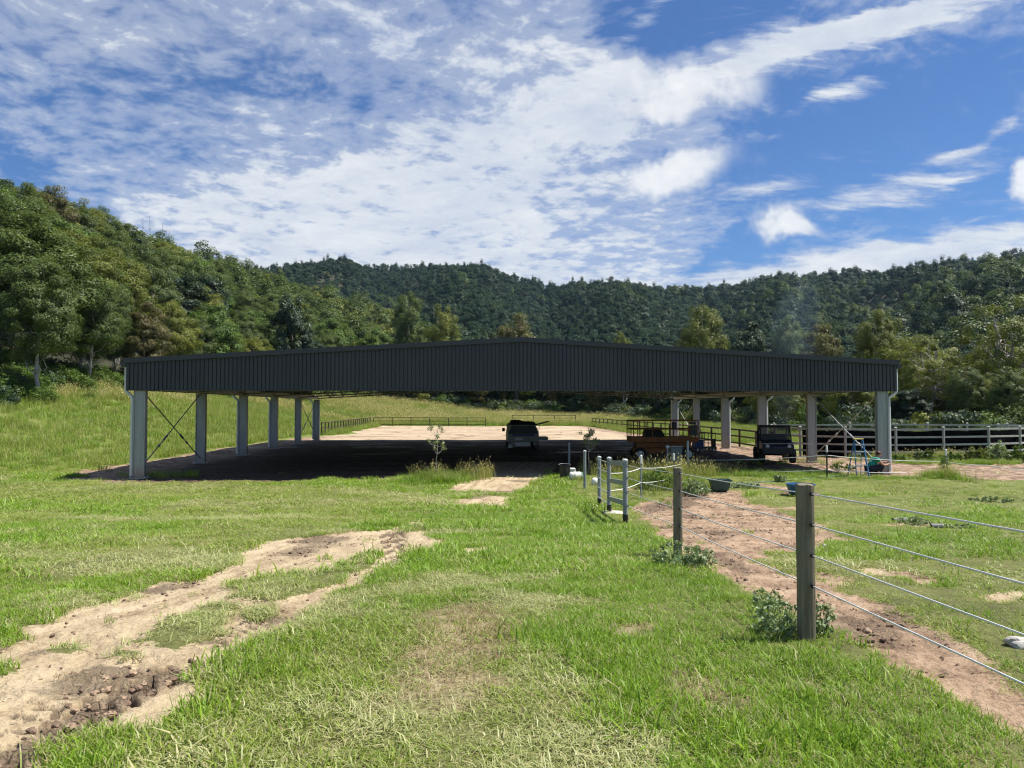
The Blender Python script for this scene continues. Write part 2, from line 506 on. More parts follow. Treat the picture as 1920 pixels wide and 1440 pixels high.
GC = [(.105, .175, .016), (.175, .265, .024), (.26, .35, .042), (.35, .40, .08)]
M['grass'] = grass_mat('mown_grass_blades', GC)
M['grass_lush'] = grass_mat('lush_grass_blades', [(.095, .19, .010), (.155, .29, .013), (.23, .38, .022), (.33, .45, .04)], dryamt=.15)
M['grass_pale'] = grass_mat('cut_pale_grass_blades', [(.19, .24, .07), (.29, .33, .10), (.38, .41, .16), (.47, .48, .23)], (.53, .48, .27), .5, .45)
M['grass_dead'] = grass_mat('dead_grass_blades', [(.16, .12, .05), (.26, .20, .10), (.36, .29, .15), (.42, .38, .2)], (.34, .25, .14), .6)
M['grass_paddock'] = grass_mat('paddock_grass_blades', [(.115, .17, .018), (.18, .24, .026), (.245, .31, .038), (.32, .35, .07)], dryamt=.2)
M['grass_long'] = grass_mat('long_meadow_grass', [(.10, .17, .018), (.17, .25, .028), (.27, .33, .045), (.36, .38, .09)], (.50, .42, .20), .22)
M['grass_straw'] = grass_mat('seeding_meadow_grass', [(.17, .23, .035), (.27, .32, .055), (.38, .38, .09), (.50, .45, .15)], (.58, .48, .23), .4)


# ------------------------------------------------------------------ mesh helpers
class MB:
    def __init__(self): self.v = []; self.f = []; self.smooth = []
    def add(self, vs, fs, smooth=False):
        o = len(self.v); self.v += [tuple(p) for p in vs]
        self.f += [tuple(i + o for i in f) for f in fs]; self.smooth += [smooth] * len(fs)
    def box(self, c, s, rot=None):
        x, y, z = (q / 2 for q in s)
        vs = [Vector((i * x, j * y, k * z)) for i in (-1, 1) for j in (-1, 1) for k in (-1, 1)]
        if rot is not None:
            vs = [rot @ p for p in vs]
        vs = [p + Vector(c) for p in vs]
        self.add(vs, [(0, 1, 3, 2), (4, 6, 7, 5), (0, 4, 5, 1), (2, 3, 7, 6), (0, 2, 6, 4), (1, 5, 7, 3)])
        return self
    def bar(self, p, q, w, h, up=(0, 0, 1)):
        p, q = Vector(p), Vector(q); d = q - p; L = d.length
        z = d.normalized(); u = Vector(up)
        if abs(z.dot(u)) > .98: u = Vector((0, 1, 0))
        x = z.cross(u).normalized(); y = x.cross(z).normalized()
        m = Matrix((x, y, z)).transposed()
        return self.box((p + q) / 2, (w, h, L), m)
    def tube(self, pts, rad, n=8, caps=True):
        pts = [Vector(p) for p in pts]
        if not hasattr(rad, '__len__'): rad = [rad] * len(pts)
        vs = []; fs = []
        prev = None
        for i, p in enumerate(pts):
            d = (pts[min(i + 1, len(pts) - 1)] - pts[max(i - 1, 0)]).normalized()
            u = Vector((0, 0, 1)) if abs(d.z) < .9 else Vector((1, 0, 0))
            x = d.cross(u).normalized()
            if prev is not None and x.dot(prev) < 0: x = -x
            if prev is not None:
                x = (prev - d * prev.dot(d)).normalized() if (prev - d * prev.dot(d)).length > .1 else x
            prev = x
            y = d.cross(x)
            for j in range(n):
                a = 2 * PI * j / n
                vs.append(p + (x * math.cos(a) + y * math.sin(a)) * rad[i])
        for i in range(len(pts) - 1):
            for j in range(n):
                a, b = i * n + j, i * n + (j + 1) % n
                fs.append((a, b, b + n, a + n))
        if caps:
            fs.append(tuple(range(n))[::-1]); fs.append(tuple(range((len(pts) - 1) * n, len(pts) * n)))
        self.add(vs, fs, True)
        return self
    def lathe(self, prof, c=(0, 0, 0), n=20, axis='z'):
        vs = []; fs = []
        for r, z in prof:
            for j in range(n):
                a = 2 * PI * j / n
                p = (r * math.cos(a), r * math.sin(a), z)
                if axis == 'x': p = (z, p[0], p[1])
                if axis == 'y': p = (p[0], z, p[1])
                vs.append(Vector(p) + Vector(c))
        for i in range(len(prof) - 1):
            for j in range(n):
                a, b = i * n + j, i * n + (j + 1) % n
                fs.append((a, b, b + n, a + n))
        self.add(vs, fs, True)
        return self
    def prism(self, poly, y0, y1, plane='xz'):
        """outline extruded: plane xz -> along y, yz -> along x, xy -> along z"""
        n = len(poly)
        def mk(a, b, t):
            return {'xz': (a, t, b), 'yz': (t, a, b), 'xy': (a, b, t)}[plane]
        vs = [mk(a, b, y0) for a, b in poly] + [mk(a, b, y1) for a, b in poly]
        fs = [tuple(range(n))[::-1], tuple(range(n, 2 * n))] + [(i, (i + 1) % n, (i + 1) % n + n, i + n) for i in range(n)]
        self.add(vs, fs)
        return self
    def build(self, name, mat, parent=None, origin=(0, 0, 0), bevel=0, recalc=True):
        me = bpy.data.meshes.new(name)
        o = Vector(origin)
        me.from_pydata([tuple(Vector(p) - o) for p in self.v], [], self.f)
        me.polygons.foreach_set('use_smooth', self.smooth)
        if recalc:
            bm = bmesh.new(); bm.from_mesh(me); bmesh.ops.recalc_face_normals(bm, faces=bm.faces); bm.to_mesh(me); bm.free()
        me.materials.append(mat)
        ob = bpy.data.objects.new(name, me); COL.objects.link(ob)
        if parent is not None: ob.parent = parent
        else: ob.location = o
        if bevel:
            md = ob.modifiers.new('bevel', 'BEVEL'); md.width = bevel; md.segments = 2; md.limit_method = 'ANGLE'
        elif any(self.smooth):
            me.set_sharp_from_angle(angle=R(40))
        return ob


def thing(name, label, cat, loc=(0, 0, 0), rz=0, group=None):
    o = bpy.data.objects.new(name, None); COL.objects.link(o)
    o.location = loc; o.rotation_euler = (0, 0, rz); o.empty_display_size = .3
    o['label'] = label; o['category'] = cat
    if group: o['group'] = group
    return o


def tag(o, label=None, cat=None, group=None, kind=None):
    if label: o['label'] = label
    if cat: o['category'] = cat
    if group: o['group'] = group
    if kind: o['kind'] = kind
    return o


def np_mesh(name, V, Fq, mat=None, attrs=None, smooth=False):
    """V (n,3), Fq (m,4) quads"""
    me = bpy.data.meshes.new(name)
    V = np.ascontiguousarray(V, np.float32); Fq = np.ascontiguousarray(Fq, np.int32)
    me.vertices.add(len(V)); me.vertices.foreach_set('co', V.ravel())
    k = Fq.shape[1]
    me.loops.add(Fq.size); me.loops.foreach_set('vertex_index', Fq.ravel())
    me.polygons.add(len(Fq)); me.polygons.foreach_set('loop_start', np.arange(0, Fq.size, k, dtype=np.int32))
    me.polygons.foreach_set('loop_total', np.full(len(Fq), k, np.int32))
    if smooth: me.polygons.foreach_set('use_smooth', np.ones(len(Fq), bool))
    me.update(calc_edges=True)
    for an, (dom, arr) in (attrs or {}).items():
        a = me.attributes.new(an, 'FLOAT', dom); a.data.foreach_set('value', np.ascontiguousarray(arr, np.float32))
    if mat: me.materials.append(mat)
    return me


def copy_tree(o, parent=None):
    c = o.copy(); COL.objects.link(c)
    if parent: c.parent = parent
    for ch in [q for q in o.children]:
        copy_tree(ch, c)
    return c


# prototypes for stuff live outside the scene; geometry nodes refer to them
def scatter(name, pts, rotz, scale, idx, protos, label=None, tilt=None):
    """one stuff object: mesh of points with geometry nodes placing the prototype meshes"""
    n = len(pts)
    me = bpy.data.meshes.new(name)
    me.vertices.add(n); me.vertices.foreach_set('co', np.ascontiguousarray(pts, np.float32).ravel())
    rot = np.zeros((n, 3), np.float32); rot[:, 2] = rotz
    if tilt is not None: rot[:, :2] = tilt
    sc = np.asarray(scale, np.float32)
    if sc.ndim == 1: sc = np.stack([sc, sc, sc], 1)
    a = me.attributes.new('rot', 'FLOAT_VECTOR', 'POINT'); a.data.foreach_set('vector', rot.ravel())
    a = me.attributes.new('scl', 'FLOAT_VECTOR', 'POINT'); a.data.foreach_set('vector', np.ascontiguousarray(sc).ravel())
    a = me.attributes.new('idx', 'INT', 'POINT'); a.data.foreach_set('value', np.ascontiguousarray(idx, np.int32))
    ob = bpy.data.objects.new(name, me); COL.objects.link(ob)
    ng = bpy.data.node_groups.new(name + '_nodes', 'GeometryNodeTree')
    ng.interface.new_socket('Geometry', in_out='INPUT', socket_type='NodeSocketGeometry')
    ng.interface.new_socket('Geometry', in_out='OUTPUT', socket_type='NodeSocketGeometry')
    gi = ng.nodes.new('NodeGroupInput'); go = ng.nodes.new('NodeGroupOutput')
    m2p = ng.nodes.new('GeometryNodeMeshToPoints'); ng.links.new(gi.outputs[0], m2p.inputs[0])
    join = ng.nodes.new('GeometryNodeJoinGeometry')
    def na(nm, typ):
        q = ng.nodes.new('GeometryNodeInputNamedAttribute'); q.data_type = typ; q.inputs[0].default_value = nm
        return [s for s in q.outputs if s.enabled][0]
    iop = ng.nodes.new('GeometryNodeInstanceOnPoints')
    ng.links.new(m2p.outputs[0], iop.inputs['Points'])
    g2i = ng.nodes.new('GeometryNodeGeometryToInstance')
    for p in reversed(protos):
        oi = ng.nodes.new('GeometryNodeObjectInfo'); oi.inputs['Object'].default_value = p
        oi.inputs['As Instance'].default_value = False
        # realise the prototype's mesh, then wrap it as one instance
        ng.links.new(oi.outputs['Geometry'], g2i.inputs[0])
    ng.links.new(g2i.outputs[0], iop.inputs['Instance'])
    iop.inputs['Pick Instance'].default_value = True
    ng.links.new(na('idx', 'INT'), iop.inputs['Instance Index'])
    ng.links.new(na('scl', 'FLOAT_VECTOR'), iop.inputs['Scale'])
    e2r = ng.nodes.new('FunctionNodeEulerToRotation'); ng.links.new(na('rot', 'FLOAT_VECTOR'), e2r.inputs[0])
    ng.links.new(e2r.outputs[0], iop.inputs['Rotation'])
    ng.links.new(iop.outputs[0], go.inputs[0])
    md = ob.modifiers.new('scatter', 'NODES'); md.node_group = ng
    ob['kind'] = 'stuff'
    if label: ob['label'] = label
    return ob


def proto_ob(me):
    return bpy.data.objects.new(me.name, me)


# ------------------------------------------------------------------ foliage generators
def leaves(centers, radii, n_per, a, b, rng, crown=None, droop=.0, shell=.55, nz=.32):
    """rhombus leaves spread through ellipsoid clumps -> V, F, tint"""
    C = np.repeat(np.asarray(centers, float), n_per, 0)
    Rr = np.repeat(np.asarray(radii, float), n_per, 0)
    n = len(C)
    d = rng.normal(size=(n, 3)); d /= np.linalg.norm(d, axis=1)[:, None]
    rr = shell + (1 - shell) * rng.random(n) ** .6
    rr *= rng.choice([1, 1, 1, .7, 1.12], n)
    p = C + d * Rr * rr[:, None]
    nrm = d * .75 + rng.normal(size=(n, 3)) * nz; nrm[:, 2] += .3
    if crown is not None:
        cd_ = (p - np.array(crown)) ; cd_ /= np.linalg.norm(cd_, axis=1)[:, None] + 1e-6; nrm = nrm + cd_ * .9
    nrm /= np.linalg.norm(nrm, axis=1)[:, None]
    t = np.cross(nrm, rng.normal(size=(n, 3))); t[:, 2] -= droop
    t /= np.linalg.norm(t, axis=1)[:, None]
    s = np.cross(nrm, t)
    s /= np.linalg.norm(s, axis=1)[:, None]
    la = a * rng.uniform(.6, 1.3, n)[:, None]; lb = b * rng.uniform(.6, 1.3, n)[:, None]
    V = np.stack([p - t * la, p + s * lb + nrm * lb * .2, p + t * la, p - s * lb + nrm * lb * .2], 1).reshape(-1, 3)
    Fq = np.arange(4 * n).reshape(n, 4)
    clump = np.repeat(rng.random(len(centers)), n_per)
    tint = np.clip(.5 * clump + .5 * rng.random(n), 0, 1)
    return V, Fq, tint


def crown_clumps(rng, h, z0, w, n, shape='dome', cr=(.9, 1.6), lean=(0, 0)):
    out = []; rad = []
    tries = 0
    while len(out) < n and tries < n * 60:
        tries += 1
        u = rng.uniform(-1, 1, 3)
        q = np.hypot(u[0], u[1]); zz = (u[2] + 1) / 2
        if shape == 'dome': env = np.sqrt(max(0, 1 - (zz * 1.02) ** 2.6)) * (.55 + .45 * min(1, zz * 3))
        elif shape == 'tall': env = np.sin(PI * min(1, zz * .92 + .1)) ** .6
        elif shape == 'umbrella': env = (.35 + .65 * min(1, zz * 1.6)) * np.sqrt(max(0, 1 - max(0, zz - .6) ** 2 * 5.5))
        else: env = np.sqrt(max(0, 1 - (zz * 2 - 1) ** 2))
        if q > env: continue
        if q < env * .45 and zz < .8 and rng.random() < .75: continue
        c = np.array([u[0] * w + lean[0] * zz, u[1] * w + lean[1] * zz, z0 + zz * (h - z0 - cr[0] * .5)])
        r = rng.uniform(*cr)
        if any(np.linalg.norm((c - o) * np.array([1, 1, 1.3])) < .62 * min(r, r2[0]) for o, r2 in zip(out, rad)): continue
        out.append(c); rad.append(np.array([r, r * rng.uniform(.8, 1.1), r * rng.uniform(.65, .95)]))
    return np.array(out), np.array(rad)


def limb(mb, p0, p1, r0, r1, rng, n=6, wob=.06, ns=6, sag=0):
    p0, p1 = Vector(p0), Vector(p1); L = (p1 - p0).length
    pts = []; rad = []
    for i in range(n + 1):
        t = i / n
        q = p0.lerp(p1, t)
        q.z += math.sin(t * PI) * L * -.12 + sag * t
        if 0 < i < n: q += Vector(rng.normal(size=3)) * L * wob
        pts.append(q); rad.append(r0 + (r1 - r0) * t)
    mb.tube(pts, rad, ns, False)
    return pts


def make_tree_meshes(kind, seed, h, z0, w, nclump, nleaf, a, b, shape, lmat, bark, cr=(.9, 1.6), trunk_r=.22, forks=1, lean=(0, 0), limbs=16, droop=.3, shell=.5):
    rng = np.random.default_rng(seed)
    C, Rd = crown_clumps(rng, h, z0, w, nclump, shape, cr, lean)
    V, Fq, tint = leaves(C, Rd, nleaf, a, b, rng, crown=(lean[0] * .5, lean[1] * .5, z0 + (h - z0) * .35), droop=droop, shell=shell)
    # loose sprays between clumps
    crown = np_mesh(kind + '_crown', V, Fq, lmat, {'tint': ('FACE', tint)})
    mb = MB()
    stems = []
    for k in range(forks):
        ang = rng.uniform(0, 2 * PI)
        off = 0 if forks == 1 else w * .25
        top = Vector((lean[0] + off * math.cos(ang), lean[1] + off * math.sin(ang), h * .82))
        base = Vector((.0, 0, -.3)) if k == 0 else Vector((rng.uniform(-.2, .2), rng.uniform(-.2, .2), -.3))
        pts = []; rad = []
        for i in range(10):
            t = i / 9
            q = base.lerp(top, t)
            q.x = base.x + (top.x - base.x) * t ** 1.5; q.y = base.y + (top.y - base.y) * t ** 1.5
            if i > 0: q += Vector((rng.normal() * .10, rng.normal() * .10, 0)) * (h / 14)
            pts.append(q); rad.append(trunk_r * (1.25 if i == 0 else 1) * (1 - .8 * t) / (1 if forks == 1 else 1.25))
        mb.tube(pts, rad, 8, False); stems.append(pts)
    order = rng.permutation(len(C))[:limbs]
    for i in order:
        c = C[i]
        st = stems[rng.integers(len(stems))]
        hz = max(h * .18, min(h * .75, c[2] - w * rng.uniform(.3, .9)))
        j = min(range(len(st)), key=lambda q: abs(st[q].z - hz))
        limb(mb, st[j], c, trunk_r * .38 * (1 - .6 * j / 10), .02, rng)
    me = bpy.data.meshes.new(kind + '_trunk'); me.from_pydata([tuple(v) for v in mb.v], [], mb.f)
    me.polygons.foreach_set('use_smooth', [True] * len(mb.f)); me.materials.append(bark)
    return crown, me


def tuft_mesh(name, seed, n, rad, L, w, lean, mat, flat=0, heads=0, curl=.5):
    """a tuft of bent tapering blades"""
    rng = np.random.default_rng(seed)
    ang = rng.uniform(0, 2 * PI, n); rr = rad * np.sqrt(rng.random(n))
    base = np.stack([rr * np.cos(ang), rr * np.sin(ang), np.full(n, -.01)], 1)
    da = rng.uniform(0, 2 * PI, n)
    ln = L * rng.uniform(.55, 1.25, n)
    le = np.clip(rng.normal(lean, .25, n), .05, 1.45)
    d0 = np.stack([np.cos(da) * np.sin(le * .6), np.sin(da) * np.sin(le * .6), np.cos(le * .6)], 1)
    l2 = np.clip(le + curl * rng.uniform(.2, 1.2, n), 0, 1.75)
    d1 = np.stack([np.cos(da) * np.sin(l2), np.sin(da) * np.sin(l2), np.cos(l2)], 1)
    sd = np.stack([-np.sin(da), np.cos(da), np.zeros(n)], 1)
    tw = rng.normal(0, .5, n)[:, None]
    sd = sd + np.stack([np.cos(da), np.sin(da), np.zeros(n)], 1) * tw; sd /= np.linalg.norm(sd, axis=1)[:, None]
    ww = w * rng.uniform(.6, 1.3, n)[:, None]
    m = base + d0 * (ln * .5)[:, None]; t = m + d1 * (ln * .5)[:, None]
    t[:, 2] = np.maximum(t[:, 2], .004); m[:, 2] = np.maximum(m[:, 2], .004)
    V = np.stack([base - sd * ww * .5, base + sd * ww * .5, m - sd * ww * .45, m + sd * ww * .45, t - sd * ww * .08, t + sd * ww * .08], 1).reshape(-1, 3)
    o = np.arange(n)[:, None] * 6
    Fq = np.concatenate([o + np.array([[0, 1, 3, 2]]), o + np.array([[2, 3, 5, 4]])], 0)
    tint = np.tile(rng.random(n), 2); dry = np.tile(rng.random(n), 2)
    dry[n:] = np.clip(dry[n:] + .12, 0, 1)
    if heads:
        k = rng.choice(n, heads, replace=False)
        hv = t[k]; hd = d1[k] * .10 * (L / .6)
        s2 = sd[k] * w * 1.6
        V2 = np.stack([hv - s2 * .2, hv + hd * .5 + s2, hv + hd, hv + hd * .5 - s2], 1).reshape(-1, 3)
        F2 = np.arange(4 * heads).reshape(heads, 4) + len(V)
        V = np.concatenate([V, V2]); Fq = np.concatenate([Fq, F2])
        tint = np.concatenate([tint, np.full(heads, .95)]); dry = np.concatenate([dry, np.full(heads, 1.2)])
    return np_mesh(name, V, Fq, mat, {'tint': ('FACE', tint), 'dryness': ('FACE', dry)})

# ------------------------------------------------------------------ ground sheet
_a, _b = Gpoly([(60, 1290), (700, 1030)])
TRACK_ANG = math.atan2(_b[1] - _a[1], _b[0] - _a[0])


def ground_mat():
    m, k, b = new_mat('ground')
    pos = k.n('ShaderNodeNewGeometry').outputs['Position']
    dirt, pad, fl, mud, thin, forest, lng = (k.attr(q) for q in ('dirt', 'paddock', 'floor', 'mud', 'thin', 'forest', 'long'))
    nb = k.noise(pos, .35, 4, .6); nm = k.noise(pos, 3.0, 6, .62); nf = k.noise(pos, 28, 5, .65); nff = k.noise(pos, 110, 3, .6)
    # soil seen between blades, then far grass
    thatch = k.ramp(k.math('ADD', k.math('MULTIPLY', nf, .6), k.math('MULTIPLY', nm, .4)), [(.32, (.055, .05, .02)), (.5, (.12, .115, .04)), (.68, (.21, .19, .085))])
    green = k.ramp(k.math('ADD', k.math('MULTIPLY', nb, .5), k.math('MULTIPLY', nm, .5)), [(.35, (.10, .145, .02)), (.5, (.165, .22, .032)), (.66, (.25, .28, .06))])
    cam = k.vmath('LENGTH', pos, out=1)
    grass = k.mix(k.maprange(cam, 6, 32, .2, .55), thatch, green)
    straw = k.ramp(k.math('ADD', k.math('MULTIPLY', nb, .6), k.math('MULTIPLY', nf, .4)), [(.35, (.11, .16, .03)), (.5, (.21, .24, .05)), (.66, (.33, .31, .10))])
    grass = k.mix(lng, grass, straw)
    # stretched marks left by wheels and hooves
    mt = k.n('ShaderNodeMapping'); mt.vector_type = 'TEXTURE'; mt.inputs['Rotation'].default_value = (0, 0, TRACK_ANG); mt.inputs['Scale'].default_value = (2.6, .32, 1); k.link(pos, mt.inputs[0])
    ntk = k.noise(mt.outputs[0], 1.6, 6, .66, .3)
    sand = k.ramp(k.math('ADD', k.math('MULTIPLY', ntk, .5), k.math('ADD', k.math('MULTIPLY', nm, .2), k.math('MULTIPLY', nf, .3))), [(.34, (.125, .085, .050)), (.43, (.31, .23, .14)), (.52, (.45, .355, .225)), (.68, (.57, .475, .32))])
    padc = k.ramp(k.math('ADD', k.math('MULTIPLY', nm, .6), k.math('MULTIPLY', nf, .4)), [(.34, (.10, .062, .038)), (.46, (.27, .18, .115)), (.58, (.40, .285, .19)), (.72, (.50, .38, .265))])
    mp = k.n('ShaderNodeMapping'); mp.inputs['Scale'].default_value = (.12, .9, 1); mp.inputs['Rotation'].default_value = (0, 0, R(6)); k.link(pos, mp.inputs[0])
    ns = k.noise(mp.outputs[0], 1.1, 6, .62, .5)
    arena = k.ramp(k.math('ADD', k.math('MULTIPLY', ns, .75), k.math('MULTIPLY', nf, .25)), [(.36, (.15, .10, .065)), (.45, (.32, .235, .155)), (.54, (.47, .37, .25)), (.7, (.56, .455, .325))])
    sx = k.n('ShaderNodeSeparateXYZ'); k.link(pos, sx.inputs[0])
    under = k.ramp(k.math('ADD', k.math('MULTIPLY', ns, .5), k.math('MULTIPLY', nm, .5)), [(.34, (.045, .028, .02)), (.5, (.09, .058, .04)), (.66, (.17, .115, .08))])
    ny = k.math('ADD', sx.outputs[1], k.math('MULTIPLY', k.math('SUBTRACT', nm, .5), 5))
    # right of the shed the soil is churned and reddish, beyond it lies pale sand
    rough = k.ramp(nm, [(.34, (.08, .05, .035)), (.5, (.27, .18, .12)), (.66, (.42, .31, .22))])
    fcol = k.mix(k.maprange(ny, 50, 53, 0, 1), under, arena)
    nx = k.math('ADD', sx.outputs[0], k.math('MULTIPLY', k.math('SUBTRACT', nm, .5), 3))
    fcol = k.mix(k.maprange(nx, 11.0, 13.0, 0, 1), fcol, rough)
    fcol = k.mix(k.maprange(nx, -10.6, -12.2, 0, 1), fcol, rough)
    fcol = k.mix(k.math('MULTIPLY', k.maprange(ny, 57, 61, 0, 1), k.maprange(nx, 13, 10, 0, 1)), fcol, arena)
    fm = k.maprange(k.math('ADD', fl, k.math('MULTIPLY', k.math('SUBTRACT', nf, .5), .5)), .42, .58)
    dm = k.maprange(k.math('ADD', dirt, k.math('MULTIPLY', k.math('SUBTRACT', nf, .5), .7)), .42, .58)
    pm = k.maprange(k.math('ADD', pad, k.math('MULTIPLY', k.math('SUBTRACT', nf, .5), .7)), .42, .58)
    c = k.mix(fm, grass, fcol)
    c = k.mix(k.math('MULTIPLY', thin, .75), c, sand)
    c = k.mix(dm, c, sand); c = k.mix(pm, c, padc)
    bare = k.math('MAXIMUM', k.math('MAXIMUM', dm, pm), fm)
    mm = k.maprange(k.math('ADD', mud, k.math('MULTIPLY', k.math('SUBTRACT', nf, .5), 1.1)), .35, .75)
    mudc = k.ramp(nf, [(.36, (.05, .034, .024)), (.52, (.13, .09, .06)), (.66, (.26, .19, .13))])
    c = k.mix(k.math('MULTIPLY', k.math('MULTIPLY', mm, .85), bare), c, mudc)
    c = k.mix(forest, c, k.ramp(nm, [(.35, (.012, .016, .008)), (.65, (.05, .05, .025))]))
    k.put(b.inputs['Base Color'], c)
    # damp ruts under the roof shine a little
    wet = k.maprange(k.noise(mp.outputs[0], 1.6, 5, .6, .8), .56, .62)
    inshed = k.math('MULTIPLY', k.math('MULTIPLY', k.maprange(sx.outputs[1], 33, 38), k.maprange(sx.outputs[1], 53, 52)), k.maprange(sx.outputs[0], 12.5, 11))
    ro = k.math('SUBTRACT', .9, k.math('MULTIPLY', k.math('MULTIPLY', wet, inshed), .62))
    k.put(b.inputs['Roughness'], ro); b.inputs['Specular IOR Level'].default_value = .3
    # prints
    crack = k.n('ShaderNodeTexVoronoi'); crack.feature = 'DISTANCE_TO_EDGE'; crack.inputs['Scale'].default_value = 9; k.link(pos, crack.inputs['Vector'])
    h = k.math('ADD', k.math('MULTIPLY', nm, 1.0), k.math('MULTIPLY', nf, .45))
    h = k.math('ADD', h, k.math('MULTIPLY', nff, .12))
    h = k.math('ADD', h, k.math('MULTIPLY', k.math('MULTIPLY', k.maprange(crack.outputs[0], 0, .06), .18), mm))
    tread = k.attr('tread')
    wv = k.n('ShaderNodeTexWave'); wv.inputs['Scale'].default_value = 3.2; wv.inputs['Distortion'].default_value = 1.2
    wv.bands_direction = 'Y'; k.link(pos, wv.inputs[0])
    h = k.math('ADD', h, k.math('MULTIPLY', k.math('MULTIPLY', wv.outputs[1], tread), .5))
    k.put(b.inputs['Normal'], k.bump(h, 1.0, .07))
    return m


def axis_az():
    a = [0.0]; st = R(.15)
    while a[-1] < R(43): a.append(a[-1] + st)
    while a[-1] < PI:
        st = min(st * 1.25, R(6)); a.append(a[-1] + st)
    a[-1] = PI
    a = np.array(a)
    return np.concatenate([-a[:0:-1], a[:-1]])


AZ = axis_az()
RR = [.5]
while RR[-1] < 2600:
    r_ = RR[-1]
    RR.append(r_ * (1.03 if r_ < 2 else 1.0085 if r_ < 9 else 1.014 if r_ < 30 else 1.02 if r_ < 120 else 1.035))
RR = np.array(RR)
az, rr = np.meshgrid(AZ, RR)
X = rr * np.sin(az + YAW); Y = rr * np.cos(az + YAW)
flat = (X.ravel(), Y.ravel())
dirt, pad, fl, mud, thin = masks(*flat)
rflat = rr.ravel()
Z = g(*flat)
bare = np.maximum(np.maximum(dirt, pad), fl)
near = rflat < 40
Z = Z - .035 * bare * near + bare * near * ((fbm(flat[0] * 5, flat[1] * 5, 51, 3) - .5) * .05 + (fbm(flat[0] * 16, flat[1] * 16, 54, 3) - .5) * .045 * (.5 + fbm(flat[0] * .8, flat[1] * .8, 55, 2)))
def rutprint(x, y, line, halfw, depth, pitch):
    d = pdist(x, y, line); s = np.zeros(len(x)); best = np.full(len(x), 1e9); acc = 0; sg = np.zeros(len(x))
    for (ax, ay), (bx, by) in zip(line[:-1], line[1:]):
        ex, ey = bx - ax, by - ay; L = math.hypot(ex, ey)
        t = np.clip(((x - ax) * ex + (y - ay) * ey) / L / L, 0, 1)
        dd2 = (x - ax - t * ex) ** 2 + (y - ay - t * ey) ** 2
        m = dd2 < best; best = np.where(m, dd2, best); s = np.where(m, acc + t * L, s)
        sg = np.where(m, ((x - ax) * ey - (y - ay) * ex) / L, sg); acc += L
    inn = sstep(halfw, halfw * .75, d)
    bars = sstep(-.25, .25, np.sin(2 * PI * (s + np.abs(sg) * .8) / pitch))
    return inn * (-depth + depth * 1.1 * bars), inn * (1 - bars)
ptz = np.zeros(len(Z)); ptm = np.zeros(len(Z))
for ln_, hw_, dp_, pt_ in ((RUT, .17, .055, .17), (Gpoly(c6([(318, 288), (345, 360), (372, 445)])), .16, .028, .20), (Gpoly(c6([(372, 288), (395, 350), (420, 420)])), .12, .022, .20),
                           (Gpoly(c5([(40, 1180), (330, 1100), (600, 1020)])), .15, .018, .15), (Gpoly(c5([(60, 1330), (120, 1270), (300, 1200)])), .14, .018, .15), (Gpoly(c5([(1020, 830), (1180, 740), (1330, 650)])), .13, .025, .16)):
    a_, b_ = rutprint(flat[0], flat[1], ln_, hw_, dp_, pt_); ptz += a_; ptm = np.maximum(ptm, b_ * (dp_ / .055) ** .4)
Z = Z + ptz * bare * near
mud = np.maximum(mud * .8, ptm)
Z = Z + ((fbm(flat[0] * 11, flat[1] * 11, 52, 2) - .5) * .04 + np.sign(fbm(flat[0] * 8, flat[1] * 8, 53, 2) - .5) * .010) * mud * near * bare
tread = np.zeros(len(Z))
for p in []: tread = np.maximum(tread, np.clip(.5 + sdf(*flat, p) / .2, 0, 1))
pxg, dg = to_px(*flat)
rt = np.interp(pxg, PXT, RT)
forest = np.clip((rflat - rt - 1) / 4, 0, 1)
lng = np.clip((-14.2 - flat[0]) / 1.5, 0, 1) * np.clip((flat[1] - 25) / 3, 0, 1) * sstep(2.0, 4.5, Z + (fbm(flat[0] / 5, flat[1] / 5, 61) - .5) * 4)
lng = np.maximum(lng, np.clip((flat[1] - 96) / 3, 0, 1) * .8)
nA, nR = len(AZ), len(RR)
V = np.stack([flat[0], flat[1], Z], 1)
V = np.concatenate([V, [[0, 0, gz(0, 0)]]])
i = np.arange(nR - 1)[:, None] * nA; j = np.arange(nA)[None, :]; j2 = (j + 1) % nA
Fq = np.stack([i + j, i + j2, i + j2 + nA, i + j + nA], -1).reshape(-1, 4)[:, ::-1]
z1 = lambda a: np.append(a, 0)
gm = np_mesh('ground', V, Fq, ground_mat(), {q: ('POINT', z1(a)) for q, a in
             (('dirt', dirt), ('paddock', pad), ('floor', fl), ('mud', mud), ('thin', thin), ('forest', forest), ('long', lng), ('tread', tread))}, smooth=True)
bm = bmesh.new(); bm.from_mesh(gm); bm.verts.ensure_lookup_table()
for q in range(nA):
    fce = bm.faces.new((bm.verts[len(V) - 1], bm.verts[(q + 1) % nA], bm.verts[q])); fce.smooth = True
bm.to_mesh(gm); bm.free()
ground = bpy.data.objects.new('ground', gm); COL.objects.link(ground); ground['kind'] = 'structure'
gm.update()
if gm.polygons[0].normal.z < 0:
    gm.flip_normals()


# ------------------------------------------------------------------ grass
def sector(n, d0, d1, wl, wr, seed):
    """random points in the field of view between forward depths"""
    q = np.random.default_rng(seed)
    D = np.sqrt(q.uniform(d0 ** 2, d1 ** 2, n)); s = q.uniform(wl, wr, n) * D
    return s * CY + D * SY, -s * SY + D * CY, q


